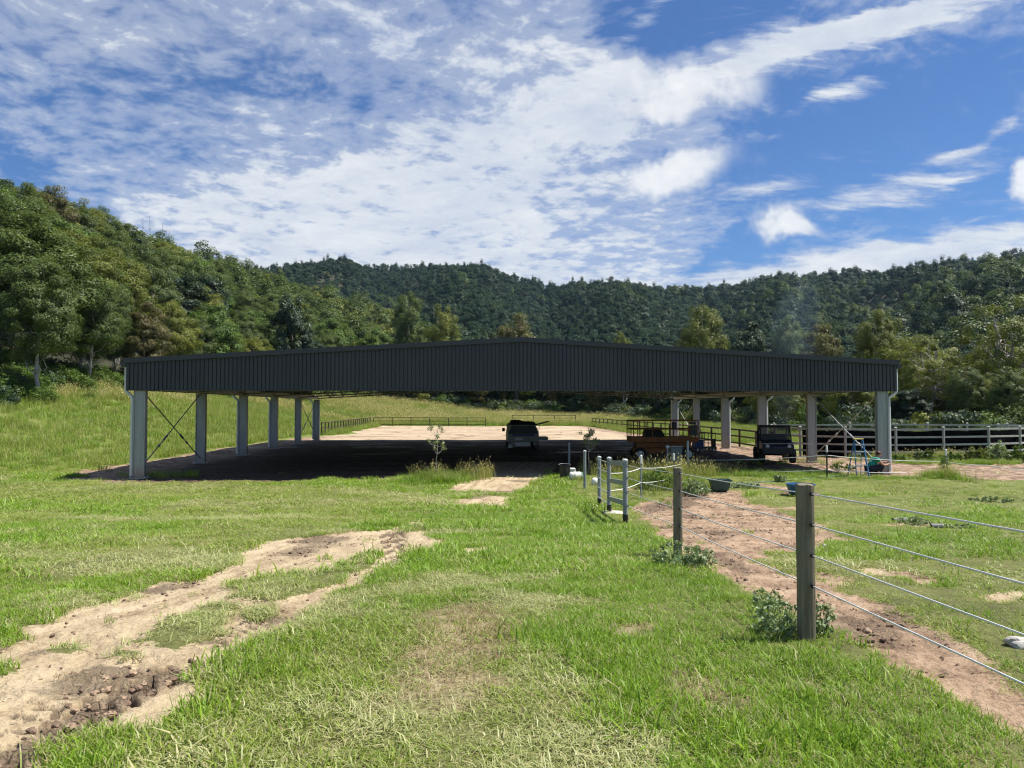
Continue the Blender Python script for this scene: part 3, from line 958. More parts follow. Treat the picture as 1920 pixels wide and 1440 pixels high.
def grass_field(name, n, d0, d1, wl, wr, seed, sets, sc, label):
    x, y, q = sector(n, d0, d1, wl, wr, seed)
    di, pa, flo, mu, th = masks(x, y)
    side = (x * CY - y * SY) > 2.2
    bare = np.maximum(np.maximum(di, pa), flo)
    r = np.hypot(x, y)
    zh = g(x, y)
    isl = np.zeros(len(x))
    for p_i in ISLES: isl = np.maximum(isl, (sdf(x, y, p_i) > -.1) * 1.0)
    keep = q.random(len(x)) > np.clip((bare - .28) * 2.6, 0, 1) ** .8 * .997
    keep &= q.random(len(x)) > th * .42
    keep &= ~((isl > 0) & (fbm(x * 3.1, y * 3.1, 161, 3) < .5) & (q.random(len(x)) < .85))
    spot = fbm(x * .7 + 9, y * .7, 131, 4)
    keep &= ~((spot > .66) & (q.random(len(x)) < .55))
    far = (x < -14) & (y > 26)
    keep &= ~((y > 27) & ~far)
    clump = fbm(x * 1.1, y * 1.1, 90, 4)
    lush = fbm(x * .28, y * .28, 92, 3)
    pale = fbm(x * .45 + 40, y * .9, 95, 4)
    # the strip along the fence is lush, the middle pale where cuttings lie
    sx = x * CY - y * SY; D = x * SY + y * CY
    fence = np.exp(-((sx - 1.45) / 1.0) ** 2)
    mid = np.exp(-((sx - .45) / .8) ** 2) * sstep(8.5, 5.5, D) + .8 * np.exp(-((sx + .9) / .9) ** 2) * sstep(4.6, 3.4, D)
    shoulder = np.exp(-(pdist(x, y, Gpoly_edge) / .55) ** 2)
    pl = pale + .20 * mid + .10 * th - .20 * fence + .05 * shoulder
    lu = lush + .24 * fence - .08 * mid
    kind = np.zeros(len(x), int)                       # 0 mown, 1 lush, 2 pale, 3 dead, 4 paddock
    jl = q.normal(0, .045, len(x)); kind[lu + jl > .57] = 1
    kind[pl + jl > .635] = 2
    kind[(th > .3) & (q.random(len(x)) < .75)] = 3
    kind[(q.random(len(x)) < .04 + .12 * shoulder)] = 3
    kind[(isl > 0) & (q.random(len(x)) < .45)] = 2
    kind[side & (q.random(len(x)) < .85)] = 4
    kind[side & (lush + jl > .71)] = 1
    x, y, kind, zh, clump, side, lush = (a[keep] for a in (x, y, kind, zh, clump, side, lush))
    n = len(x)
    idx = np.array([sets[k_][0] for k_ in kind]) + q.integers(0, 1 << 20, n) % np.array([sets[k_][1] for k_ in kind])
    s = sc * q.uniform(.7, 1.25, n) * (.72 + .75 * clump) * np.where(q.random(n) < .04, 1.55, 1.0)
    s3 = np.stack([s, s, s / sc * sc ** .55], 1)
    s3[:, 2] *= np.where(kind == 1, 1.15, np.where(kind == 4, .48, 1)) * (.7 + .55 * clump)
    print(name, n)
    return scatter(name, np.stack([x, y, zh - .012], 1), q.uniform(0, 2 * PI, n), s3, idx, GP, label)


Gpoly_edge = Gpoly([(-100, 1150), (100, 1080), (300, 1030), (480, 985), (640, 970), (800, 960)])
GP = []
SETS = {}
def addset(k_, n, *a, **kw):
    SETS[k_] = (len(GP), n)
    for i_ in range(n):
        GP.append(proto_ob(tuft_mesh('tuft', 100 * k_ + i_, *a, **kw)))


addset(0, 5, 18, .06, .062, .0046, .95, M['grass'])
addset(1, 5, 19, .055, .066, .0048, .82, M['grass_lush'])
addset(2, 5, 16, .06, .078, .0050, 1.1, M['grass_pale'], curl=.7)
addset(3, 3, 13, .06, .07, .004, 1.2, M['grass_dead'])
addset(4, 4, 18, .07, .042, .005, .8, M['grass_paddock'])
gf1 = grass_field('lawn_grass', 36000, 2.2, 8.0, -.9, 1.05, 1, SETS, 1.0, 'short mown and matted grass of the foreground')
gf2 = grass_field('lawn_grass', 44000, 8.0, 16.0, -.88, 1.05, 2, SETS, 1.5, 'short grass in front of the shed')
gf3 = grass_field('lawn_grass', 36000, 16.0, 29.0, -.85, 1.05, 3, SETS, 2.3, 'short grass near the shed edge')

# long meadow grass up the bank and behind the arena
GPL = []
for i_ in range(5): GPL.append(proto_ob(tuft_mesh('meadow_tuft', 700 + i_, 70, .4, .46, .010, .35, M['grass_long'], curl=.35)))
for i_ in range(5): GPL.append(proto_ob(tuft_mesh('meadow_tuft', 720 + i_, 70, .4, .58, .009, .28, M['grass_straw'], heads=22, curl=.35)))
for i_ in range(3): GPL.append(proto_ob(tuft_mesh('meadow_tuft', 740 + i_, 70, .3, .38, .012, .5, M['grass_lush'], curl=.5)))
q = np.random.default_rng(5)
n = 85000
yy = 22 + 118 * q.random(n) ** .8; xx = q.uniform(-75, 80, n)
zz = g(xx, yy); rr_ = np.hypot(xx, yy)
pxq, dq = to_px(xx, yy); rtq = np.interp(pxq, PXT, RT)
left = (xx < -14.3 - .35 * np.clip(30 - yy, 0, 9)) & (yy > 25)
backq = (yy > 93.6)
rightq = (xx > 16.6 + .6 * q.random(n)) & (yy > 47)
strip = (xx < -11.8) & (xx > -13.6) & (yy > 62) & (yy < 93)
rstrip = (xx > 13.7) & (xx < 17) & (yy > 58)
keep = (left | backq | rightq | strip | rstrip) & (rr_ < rtq + 4) & (pxq > -350) & (pxq < 2300)
dens = np.where(rr_ < 60, 1.0, .8)
keep &= q.random(n) < dens
xx, yy, zz, pxq = xx[keep], yy[keep], zz[keep], pxq[keep]
hh = zz + (fbm(xx / 6, yy / 6, 71) - .5) * 3.2
strawq = (hh > 3.0) | ((yy > 94) & (fbm(xx / 5, yy / 5, 73) > .5))
ki = np.where(strawq & (q.random(len(xx)) < .6), 5 + q.integers(0, 5, len(xx)), np.where(q.random(len(xx)) < .5, 10 + q.integers(0, 3, len(xx)), q.integers(0, 5, len(xx))))
ss = q.uniform(.7, 1.25, len(xx)) * np.where(yy < 29, .6, 1.0) * np.interp(np.hypot(xx, yy), [25, 60, 110], [.85, 1.2, 1.5])
print('meadow', len(xx))
mead = scatter('meadow_grass', np.stack([xx, yy, zz - .03], 1), q.uniform(0, 6.28, len(xx)), ss, ki, GPL, 'long seeding grass on the bank and round the arena')

# taller rank grass along the shed's front edge, round posts and in paddock corners
q = np.random.default_rng(9)
pts = []
def ring(px, py, n, sx_, sy_, s0, s1, kinds):
    c = G(px, py)
    for i_ in range(n):
        x_, y_ = c.x + q.normal() * sx_, c.y + q.normal() * sy_
        pts.append((x_, y_, q.uniform(s0, s1), q.choice(kinds)))
ring(816, 901, 130, .48, .32, .7, 1.15, [0, 10, 11, 12])
ring(835, 896, 10, .7, .25, .9, 1.2, [5, 6, 7])
ring(60, 880, 10, 1.0, .3, .8, 1.2, [10, 11]); ring(320, 893, 16, .6, .3, .5, .9, [10, 11, 0])
ring(1240, 905, 80, .9, 1.0, .6, 1.1, [0, 1, 10, 11])
ring(1245, 893, 18, 1.2, .8, 1.0, 1.45, [5, 6, 7, 8])
ring(1330, 888, 60, 1.3, .6, .6, 1.0, [10, 11, 12, 5])
ring(1420, 890, 60, 1.6, .4, .4, .8, [10, 11, 12]); ring(1500, 893, 40, 1.2, .35, .4, .7, [10, 11, 12])
ring(1620, 898, 40, .9, .25, .35, .6, [10, 11, 12]); ring(1700, 897, 20, .8, .2, .35, .6, [10, 11])
ring(1766, 895, 22, .25, .4, .8, 1.2, [5, 10, 11]); ring(1500, 868, 26, 1.2, 1.0, .4, .8, [10, 11, 5])
ring(1130, 890, 26, .9, .9, .5, .9, [10, 11, 5]); ring(1185, 935, 10, .4, .4, .3, .5, [11, 12])
for px_ in range(1640, 1925, 7): ring(px_, 862, 5, .5, .3, .5, 1.1, [10, 11, 0, 5])
for px_ in range(1700, 1925, 9): ring(px_, 868, 4, .5, .4, .5, .9, [10, 11, 12])
ring(1860, 925, 40, 2.5, .6, .25, .45, [10, 11]); ring(1760, 1000, 25, .8, .25, .25, .4, [10, 11])
for c_, n_, s_ in (((1870, 1010), 90, 1.0),): ring(*c_, n_, 1.2, .5, .18, .3, [10, 11, 12])
pa = np.array(pts)
rank = scatter('rank_grass', np.stack([pa[:, 0], pa[:, 1], g(pa[:, 0], pa[:, 1]) - .02], 1), q.uniform(0, 6.28, len(pa)), pa[:, 2] * .8, pa[:, 3].astype(int), GPL, 'taller rank grass at the shed edge and yard fence')

# clods of dried mud on the bare soil
rk = np.random.default_rng(33)
CL = []
for i_ in range(4):
    bm = bmesh.new(); bmesh.ops.create_icosphere(bm, subdivisions=2, radius=.03)
    for v in bm.verts: v.co *= 1 + rk.normal() * .18; v.co.z *= .75
    me = bpy.data.meshes.new('clod'); bm.to_mesh(me); bm.free()
    me.materials.append(simple('clod_soil', (.30, .21, .14) if i_ % 2 else (.17, .115, .078), .95, 0, .35, 20, .5)); CL.append(proto_ob(me))
x, y, q = sector(60000, 2.3, 22, -.8, .85, 8)
di, pa_, flo, mu, th = masks(x, y)
pr = np.maximum(di, pa_) * (.3 + .7 * mu + .4 * pa_ * (fbm(x * 1.2, y * 1.2, 3) > .5))
keep = (q.random(len(x)) < pr)
x, y = x[keep], y[keep]
dmu = mu[keep]
clods = scatter('soil_clods', np.stack([x, y, g(x, y) - .035], 1), q.uniform(0, 6, len(x)), q.uniform(.10, 1, len(x)) ** 2 * (.55 + dmu * .5) + .08, q.integers(0, 4, len(x)), CL, 'loose clods on the bare soil')
print('clods', len(x))

# ------------------------------------------------------------------ sky, sun, camera
SUN_EL = R(61)
SUN_H = Vector((1, .03, 0)).normalized()
sunv = Vector((SUN_H.x * math.cos(SUN_EL), SUN_H.y * math.cos(SUN_EL), math.sin(SUN_EL)))
sd_ = bpy.data.lights.new('sun', 'SUN'); sd_.energy = 5.0; sd_.angle = R(.5); sd_.color = (1, .95, .86)
so = bpy.data.objects.new('sun', sd_); COL.objects.link(so)
so.rotation_euler = (-sunv).to_track_quat('-Z', 'Y').to_euler(); so.location = (40, 0, 60)

world = bpy.data.worlds.new('World'); scene.world = world; world.use_nodes = True
wn = world.node_tree; k = N(wn)
for nd in list(wn.nodes): wn.nodes.remove(nd)
out = k.n('ShaderNodeOutputWorld'); bg = k.n('ShaderNodeBackground')
sky = k.n('ShaderNodeTexSky'); sky.sky_type = 'NISHITA'; sky.sun_disc = False
sky.sun_elevation = SUN_EL; sky.sun_rotation = R(90); sky.air_density = 1.0; sky.dust_density = .3; sky.ozone_density = 3.0; sky.altitude = 100
SKYK = .082
tc = k.n('ShaderNodeTexCoord').outputs['Generated']
# fixed directions: the valley axis runs a little left of the photographer's view
mpg = k.n('ShaderNodeMapping'); mpg.vector_type = 'POINT'; mpg.inputs['Rotation'].default_value = (0, 0, YAW); k.link(tc, mpg.inputs[0])
mpp = k.n('ShaderNodeMapping'); mpp.inputs['Rotation'].default_value = (-PITCH, 0, 0); k.link(mpg.outputs[0], mpp.inputs[0])
sp = k.n('ShaderNodeSeparateXYZ'); k.link(mpp.outputs[0], sp.inputs[0])
sw = k.n('ShaderNodeSeparateXYZ'); k.link(tc, sw.inputs[0])
yy_ = k.math('MAXIMUM', sp.outputs[1], .12)
p_ = k.math('DIVIDE', sp.outputs[0], yy_); q_ = k.math('DIVIDE', sp.outputs[2], yy_)
cb = k.n('ShaderNodeCombineXYZ'); k.link(p_, cb.inputs[0]); k.link(q_, cb.inputs[1])
pq = cb.outputs[0]
def scalev(v, f):
    s1 = k.n('ShaderNodeVectorMath', operation='SCALE'); k.link(v, s1.inputs[0]); s1.inputs[3].default_value = f
    return s1.outputs[0]
w1 = k.vmath('SUBTRACT', k.noise(pq, 3.4, 2, .55, 0, True), (.5, .5, .5))
nf_ = k.n('ShaderNodeTexNoise'); k.link(pq, nf_.inputs[0]); nf_.inputs['Scale'].default_value = 17; nf_.inputs['Detail'].default_value = 3.5; nf_.inputs['Roughness'].default_value = .62
w2 = k.vmath('SUBTRACT', nf_.outputs[1], (.5, .5, .5)); nP = nf_.outputs[0]
def warp(a1, a2): return k.vmath('ADD', pq, k.vmath('ADD', scalev(w1, a1), scalev(w2, a2)))
pw = warp(.17, .05); pw2 = warp(.04, .05)
def blob(src, cx, cy, rx, ry, ang, amp, hard=False):
    """soft ellipse of cloud cover at a fixed direction"""
    m = k.n('ShaderNodeMapping'); m.vector_type = 'TEXTURE'
    m.inputs['Location'].default_value = ((cx - 960) / F, (720 - cy) / F, 0)
    m.inputs['Rotation'].default_value = (0, 0, R(ang)); m.inputs['Scale'].default_value = (rx / F, ry / F, 1)
    k.link(src, m.inputs[0])
    L = k.vmath('LENGTH', m.outputs[0], out=1)
    return k.maprange(L, 1.2 if hard else 1.4, .3 if hard else 0, 0, amp, not hard)
def total(src, L, hard=False):
    s = None
    for a_ in L:
        v = blob(src, *a_, hard=hard); s = v if s is None else k.math('ADD', s, v)
    return s
cover = total(pw, [
    (600, 350, 560, 110, 4, .26), (980, 230, 330, 170, 28, .26), (850, 500, 760, 150, -2, .42), (1190, 175, 300, 90, 22, .34),
    (250, 60, 620, 140, -4, .14), (1240, 290, 230, 110, 0, .17), (850, 60, 330, 110, 10, .12),
    (40, 345, 190, 55, -20, -.30), (450, 175, 330, 50, -8, -.15), (1290, 20, 190, 70, 5, -.70), (1720, 260, 420, 170, 6, -.85), (1395, 465, 150, 34, 4, -.65), (1090, 320, 100, 26, 0, -.16)])
# high mottled cloud lies in a level sheet, so its texture shrinks towards the horizon
qq = k.math('ADD', q_, .30)
cv_ = k.n('ShaderNodeCombineXYZ'); k.link(k.math('DIVIDE', p_, qq), cv_.inputs[0]); k.link(k.math('DIVIDE', 1.0, qq), cv_.inputs[1])
cw = k.vmath('ADD', cv_.outputs[0], scalev(w1, .16))
def tex(vec, loc, rot, scl):
    m = k.n('ShaderNodeMapping'); m.inputs['Location'].default_value = loc; m.inputs['Rotation'].default_value = (0, 0, R(rot)); m.inputs['Scale'].default_value = scl
    k.link(vec, m.inputs[0]); return m.outputs[0]
n1 = k.n('ShaderNodeTexNoise'); k.link(tex(cw, (3, 2, 0), 24, (1, 1.9, 1)), n1.inputs[0])
n1.inputs['Scale'].default_value = 4.2; n1.inputs['Detail'].default_value = 7; n1.inputs['Roughness'].default_value = .67; n1.inputs['Distortion'].default_value = .15
n1b = k.noise(tex(cw, (9, 4, 0), -24, (1, 1.35, 1)), 16, 3, .6)
base = k.math('ADD', k.math('MULTIPLY', n1.outputs[0], 1.0), k.math('MULTIPLY', k.math('SUBTRACT', n1b, .5), .95))
veil = k.maprange(k.math('ADD', base, cover), .38, .92, 0, .97, True)
thinv = k.maprange(k.math('ADD', base, k.math('MULTIPLY', cover, 1.1)), .22, .66, 0, .52, True)
veil = k.math('MAXIMUM', veil, thinv)
# wind-drawn streaks
nS = k.noise(tex(k.vmath('ADD', pq, scalev(w1, .05)), (0, 0, 0), -14, (1, 6, 1)), 7.5, 6, .66, .2)
streak = total(warp(.05, .03), [(1430, 105, 380, 62, 17, .62), (1760, 20, 320, 40, 12, .55), (1690, 350, 250, 42, 13, .60), (1600, 165, 110, 26, 18, .36), (1905, 228, 80, 20, 25, .5), (1420, 360, 110, 26, 10, .45), (1790, 285, 110, 14, 16, .36),
    (1560, 60, 300, 26, 20, .4), (1180, 60, 30, 200, -38, .3), (1540, 190, 130, 22, 18, .22), (1810, 462, 330, 56, 12, .70), (1440, 510, 360, 36, 6, .70)])
stv = k.maprange(k.math('ADD', streak, k.math('MULTIPLY', k.math('SUBTRACT', nS, .5), 1.6)), .12, .72, 0, .98, True)
# small cumulus heads
puff = total(pw2, [(1240, 168, 84, 70, 0, .9), (1350, 158, 100, 60, -6, .95), (1262, 225, 60, 56, 0, .6), (1245, 338, 112, 58, 6, .95), (1320, 300, 80, 40, 8, .7), (1452, 420, 66, 42, 6, 1), (1508, 442, 64, 20, -16, .8), (1928, 335, 36, 44, 0, 1.1), (1900, 435, 80, 30, 15, .6), (670, 290, 60, 36, 0, .42)], True)
pv = k.maprange(k.math('ADD', puff, k.math('MULTIPLY', k.math('SUBTRACT', nP, .5), 1.5)), .08, 1.1, 0, .93, True)
alpha = k.math('MAXIMUM', k.math('MAXIMUM', veil, stv), pv)
fr = k.maprange(sp.outputs[1], .1, .4)
alpha = k.math('ADD', k.math('MULTIPLY', alpha, fr), k.math('MULTIPLY', .30, k.math('SUBTRACT', 1, fr)))
sx1 = k.n('ShaderNodeSeparateXYZ'); k.link(n1.outputs[1], sx1.inputs[0])
ccol = k.ramp(k.math('ADD', k.math('MULTIPLY', sx1.outputs[1], .6), k.math('MULTIPLY', alpha, .28)), [(.34, (.46, .53, .70)), (.54, (.66, .71, .79)), (.70, (.84, .86, .88))])
pcol = k.ramp(k.math('ADD', k.math('MULTIPLY', nP, .5), k.math('ADD', k.math('MULTIPLY', puff, .25), k.math('MULTIPLY', sx1.outputs[2], .2))), [(.38, (.60, .64, .71)), (.56, (.80, .825, .855)), (.78, (1.0, 1.0, .99))])
ccol = k.mix(pv, ccol, pcol)
skyc = k.mix(1.0, sky.outputs[0], (SKYK * .40, SKYK * .58, SKYK * .82), 'MULTIPLY')
CLOUDK = .62
cc = k.mix(1.0, ccol, (CLOUDK, CLOUDK, CLOUDK), 'MULTIPLY')
fin = k.mix(alpha, skyc, cc)
k.link(fin, bg.inputs[0]); bg.inputs[1].default_value = 1.0
k.link(bg.outputs[0], out.inputs[0])
try: world.cycles.sampling_method = 'MANUAL'; world.cycles.sample_map_resolution = 512
except Exception: pass

cd = bpy.data.cameras.new('camera'); cam_ob = bpy.data.objects.new('camera', cd); COL.objects.link(cam_ob)
cd.sensor_width = 36; cd.lens = 36 * F / 1920; cd.clip_end = 6000; cd.clip_start = .1
cam_ob.location = (0, 0, CAMZ); cam_ob.rotation_euler = (R(90) + PITCH, 0, -YAW)
scene.camera = cam_ob
vs = scene.view_settings
vs.view_transform = 'Standard'; vs.look = 'None'; vs.gamma = 1; vs.use_curve_mapping = False; vs.exposure = .76
cy = scene.cycles
cy.max_bounces = 5; cy.diffuse_bounces = 3; cy.glossy_bounces = 2; cy.transmission_bounces = 3; cy.transparent_max_bounces = 6; cy.volume_bounces = 0
cy.use_denoising = True; cy.denoising_prefilter = "FAST"; scene.render.filter_size = 1.15; cy.filter_width = 1.15
cy.sample_clamp_indirect = 4; cy.sample_clamp_direct = 12
cy.caustics_reflective = False; cy.caustics_refractive = False

# ------------------------------------------------------------------ forest
TP = {}
def reg(kind, n, **kw):
    TP[kind] = []
    lm, bk = kw.pop('leaf'), kw.pop('bark')
    for i_ in range(n):
        TP[kind].append(make_tree_meshes(kind, hash_(kind) + i_, lmat=LM[lm], bark=M[bk], **kw))
def hash_(s): return sum(ord(c) * (i + 3) for i, c in enumerate(s))
reg('gum', 5, h=16, z0=4.2, w=3.9, nclump=120, nleaf=330, a=.12, b=.05, shape='dome', leaf='gum', bark='bark_pale', cr=(.6, 1.15), trunk_r=.22, limbs=20)
reg('olive_gum', 3, h=13, z0=3.6, w=4.2, nclump=105, nleaf=330, a=.11, b=.048, shape='dome', leaf='olive', bark='bark_pale', cr=(.6, 1.1), trunk_r=.22, forks=2, limbs=22)
reg('broadleaf', 3, h=11, z0=.8, w=3.0, nclump=100, nleaf=250, a=.14, b=.08, shape='round', leaf='dark', bark='bark_dark', cr=(.55, .95), trunk_r=.25, limbs=12)
reg('casuarina', 2, h=12, z0=1.4, w=2.7, nclump=80, nleaf=290, a=.17, b=.04, shape='tall', leaf='brown', bark='bark_dark', cr=(.5, .95), trunk_r=.2, limbs=14, droop=.8)
reg('bright_tree', 2, h=10, z0=1.2, w=3.3, nclump=95, nleaf=290, a=.115, b=.06, shape='round', leaf='bright', bark='bark_dark', cr=(.55, 1.0), trunk_r=.2, limbs=12)
reg('bare_gum', 2, h=14, z0=4.0, w=4.6, nclump=78, nleaf=230, a=.12, b=.05, shape='dome', leaf='olive', bark='bark_pale', cr=(.55, 1.0), trunk_r=.34, forks=3, limbs=46)
# crowns of the far slopes: coarser leaves
FARP = []
rf_ = np.random.default_rng(77)
for i_ in range(9):
    lm_ = ['far', 'far', 'far', 'dark', 'far', 'gum', 'olive', 'far', 'gum'][i_]
    C_, R_ = crown_clumps(rf_, (13, 14, 12, 13, 15, 14, 12, 11, 15)[i_], 2.5, (3.6, 3.9, 4.2, 3.4, 3.3, 4.3, 4.4, 4.0, 4.0)[i_], 28, 'dome', (1.0, 1.75))
    V_, F_, t_ = leaves(C_, R_, 100, .30, .18, rf_, crown=(0, 0, 5.5), droop=.1, shell=.8, nz=.28)
    FARP.append(proto_ob(np_mesh('far_crown', V_, F_, LM[lm_], {'tint': ('FACE', t_)})))


def add_tree(kind, var, x, y, s, label, cat, group=None, sx=1.0, rz=None, lift=0):
    cm_, tm_ = TP[kind][var % len(TP[kind])]
    t = thing({'gum': 'gum_tree', 'olive_gum': 'gum_tree', 'broadleaf': 'broadleaf_tree', 'casuarina': 'casuarina_tree', 'bright_tree': 'broadleaf_tree', 'bare_gum': 'gum_tree'}[kind],
              label, cat, (x, y, gz(x, y) + lift), random.uniform(0, 6.28) if rz is None else rz, group)
    t.scale = (s * sx, s * sx, s)
    for nm, me in (('crown', cm_), ('trunk', tm_)):
        o = bpy.data.objects.new(nm, me); COL.objects.link(o); o.parent = t
    return t


def hero(kind, var, px, D, top_y, label, cat='tree', width=None, **kw):
    p = at(px, D)
    h = CAMZ + (765 - top_y) / F * D - p.z
    H = {'gum': 16, 'olive_gum': 13, 'broadleaf': 11, 'casuarina': 12, 'bright_tree': 10, 'bare_gum': 14}[kind]
    W = {'gum': 4.9, 'olive_gum': 5.2, 'broadleaf': 3.9, 'casuarina': 3.4, 'bright_tree': 4.1, 'bare_gum': 5.3}[kind]
    s = h / H * (1.09 if px > 1100 else 1.04)
    sx = 1 if width is None else (width / F * D / 2) / (W * s)
    return add_tree(kind, var, p.x, p.y, s, label, cat, sx=sx, **kw)


HERO = []
def H_(*a, **kw): HERO.append(hero(*a, **kw))
H_('gum', 0, 55, 54, 405, 'tall spreading gum at the far left edge with two pale trunks', width=330)
H_('gum', 1, 150, 60, 520, 'grey green gum leaning over the top of the grass bank, second from the left edge', width=200)
H_('casuarina', 0, 268, 66, 560, 'rounded brownish yellow tree standing directly above the left end of the shed roof', width=115)
H_('gum', 2, 215, 65, 530, 'slim pale trunked gum just left of the rounded brownish tree', width=90)
H_('broadleaf', 0, 545, 112, 556, 'dark glossy leaved tree rising above the left half of the roof', width=95)
H_('bright_tree', 0, 395, 92, 575, 'bright green round tree between the brownish tree and the dark glossy tree', width=130)
H_('gum', 3, 765, 135, 543, 'tall rounded gum standing highest above the roof left of the ridge', width=85)
H_('olive_gum', 0, 830, 130, 574, 'domed olive gum next to the tall rounded gum left of the ridge', width=95)
H_('casuarina', 1, 968, 128, 590, 'reddish brown tree crown right above the ridge of the roof', width=115)
H_('olive_gum', 1, 1168, 120, 625, 'small yellow green dome showing just above the roof right of the ridge', width=60)
H_('olive_gum', 2, 1320, 104, 584, 'large yellow olive gum rising above the right half of the roof', width=130)
H_('broadleaf', 1, 1405, 100, 610, 'dark green tree above the roof right of the large olive gum', width=90)
H_('gum', 1, 1480, 98, 602, 'blue green misty tree above the right part of the roof behind the smoke', width=85)
H_('casuarina', 0, 1540, 88, 607, 'brownish gum with open crown above the right part of the roof', width=100)
H_('olive_gum', 0, 1650, 70, 594, 'broad olive gum above the right end of the roof', width=130)
H_('bare_gum', 1, 1745, 60, 640, 'spreading gum with forked trunk right of the shed behind the yard', width=170)
H_('bare_gum', 0, 1885, 58, 568, 'tall gum with bare white branches at the right edge behind the yard', width=190)
H_('olive_gum', 2, 1600, 59, 700, 'bushy olive tree seen between the right hand columns', width=170)
H_('broadleaf', 2, 1705, 58, 735, 'low dark bushy tree beside the right corner column', width=90)

forest_rng = np.random.default_rng(101)
# jittered cells over the forested ground
cand = []
for rr0 in np.arange(44, 190, 6.4):
    w_ = 6.4
    nA2 = int(R(104) * rr0 / w_)
    for i_ in range(nA2):
        a_ = -R(56) + R(104) * (i_ + forest_rng.random()) / nA2 + YAW + R(4)
        r_ = rr0 + forest_rng.random() * w_
        x_, y_ = r_ * math.sin(a_), r_ * math.cos(a_)
        pxx, _ = to_px(np.array([x_]), np.array([y_])); pxx = float(pxx[0])
        rt_ = float(np.interp(pxx, PXT, RT))
        if r_ < rt_ + 1: continue
        cand.append((r_, x_, y_, pxx, rt_))
cand.sort()
heropos = [(h.location.x, h.location.y, (h.scale.x * 2.6)) for h in HERO]
kept = []
for c_ in cand:
    if any((c_[1] - hx) ** 2 + (c_[2] - hy) ** 2 < hr ** 2 for hx, hy, hr in heropos): continue
    if not (-230 < c_[3] < 2120): continue
    kept.append(c_)
GRP = {'left': 'forest trees on the left hillside', 'mid': 'forest trees behind the arena', 'right': 'forest trees on the right of the valley'}
LB = {('gum', 'left'): 'grey green gum among the forest on the left hillside', ('olive_gum', 'left'): 'olive green gum among the forest on the left hillside',
      ('broadleaf', 'left'): 'dark leaved tree among the forest on the left hillside', ('bright_tree', 'left'): 'bright green tree among the forest on the left hillside', ('casuarina', 'left'): 'brownish tree among the forest on the left hillside'}
for k_ in list(LB): 
    LB[(k_[0], 'mid')] = LB[k_].replace('among the forest on the left hillside', 'in the belt of trees behind the arena')
    LB[(k_[0], 'right')] = LB[k_].replace('among the forest on the left hillside', 'in the belt of trees behind the yard on the right')
nind = 0; rest = []
for r_, x_, y_, pxx, rt_ in kept:
    zone = 'left' if pxx < 640 else 'mid' if pxx < 1440 else 'right'
    front = r_ < rt_ + 14
    u = forest_rng.random()
    if nind >= 275: rest.append((x_, y_)); continue
    if zone == 'left': kind = 'gum' if u < .50 else 'olive_gum' if u < .72 else 'broadleaf' if u < .84 else 'bright_tree' if u < .95 else 'casuarina'
    elif zone == 'mid': kind = 'broadleaf' if u < .38 else 'gum' if u < .58 else 'olive_gum' if u < .74 else 'bright_tree' if u < .88 else 'casuarina'
    else: kind = 'olive_gum' if u < .5 else 'gum' if u < .72 else 'broadleaf' if u < .86 else 'casuarina'
    if r_ < rt_ + 7 and zone == 'left' and u < .8: kind = 'gum'
    if front and zone == 'mid' and u < .6: kind = 'broadleaf'
    if zone == 'right' and r_ > rt_ + 32 and u > .3: kind = 'broadleaf'
    Hh = {'gum': 16, 'olive_gum': 13, 'broadleaf': 11, 'casuarina': 12, 'bright_tree': 10}[kind]
    tgt = forest_rng.uniform(9.5, 13.5) if zone == 'left' else forest_rng.uniform(7.5, 11.0) if zone == 'mid' else forest_rng.uniform(6.5, 9.0)
    if front: tgt *= .85
    if zone == 'right' and front: tgt *= .8
    add_tree(kind, int(forest_rng.integers(0, 9)), x_, y_, tgt / Hh, LB[(kind, zone)], 'tree', GRP[zone] + ', ' + {'gum': 'grey green', 'olive_gum': 'olive', 'broadleaf': 'dark', 'bright_tree': 'bright', 'casuarina': 'brownish'}[kind], sx=forest_rng.uniform(1.0, 1.35))
    nind += 1
print('individual trees', nind, 'rest', len(rest))

# the far slopes: nobody could count them
pts = [(x_, y_) for x_, y_ in rest]
rr0 = 120.0
while rr0 < 980:
    w_ = 6.5 if rr0 < 300 else 6.8 if rr0 < 500 else 7.6
    nA2 = int(R(112) * rr0 / w_)
    for i_ in range(nA2):
        a_ = -R(56) + R(112) * (i_ + forest_rng.random()) / nA2 + YAW
        r_ = rr0 + forest_rng.random() * w_
        pts.append((r_ * math.sin(a_), r_ * math.cos(a_)))
    rr0 += w_
pa = np.array(pts)
pxx, dd_ = to_px(pa[:, 0], pa[:, 1]); rad_ = np.hypot(pa[:, 0], pa[:, 1])
kr = max(c_[0] for c_ in kept[:275 + 0]) if len(kept) > 275 else 190
zz = g(pa[:, 0], pa[:, 1])
isr = np.arange(len(pa)) < len(rest)
# keep only ground a camera near the photographer's could see
ok = np.zeros(len(pa), bool)
rs = np.linspace(60, 1000, 160)
binz = {}
azb = np.round(np.arctan2(pa[:, 0], pa[:, 1]) / R(.5)).astype(int)
for bq in np.unique(azb):
    a_ = bq * R(.5); zl = g(rs * math.sin(a_), rs * math.cos(a_), False)
    tl = (zl + 8 - CAMZ) / rs
    run = np.maximum.accumulate(tl)
    sel = azb == bq
    ti = (zz[sel] + 15 - CAMZ) / rad_[sel]
    ok[sel] = ti > np.interp(rad_[sel], rs, run) - .012
ok &= isr | ((rad_ > kr) & (pxx > -300) & (pxx < 2250))
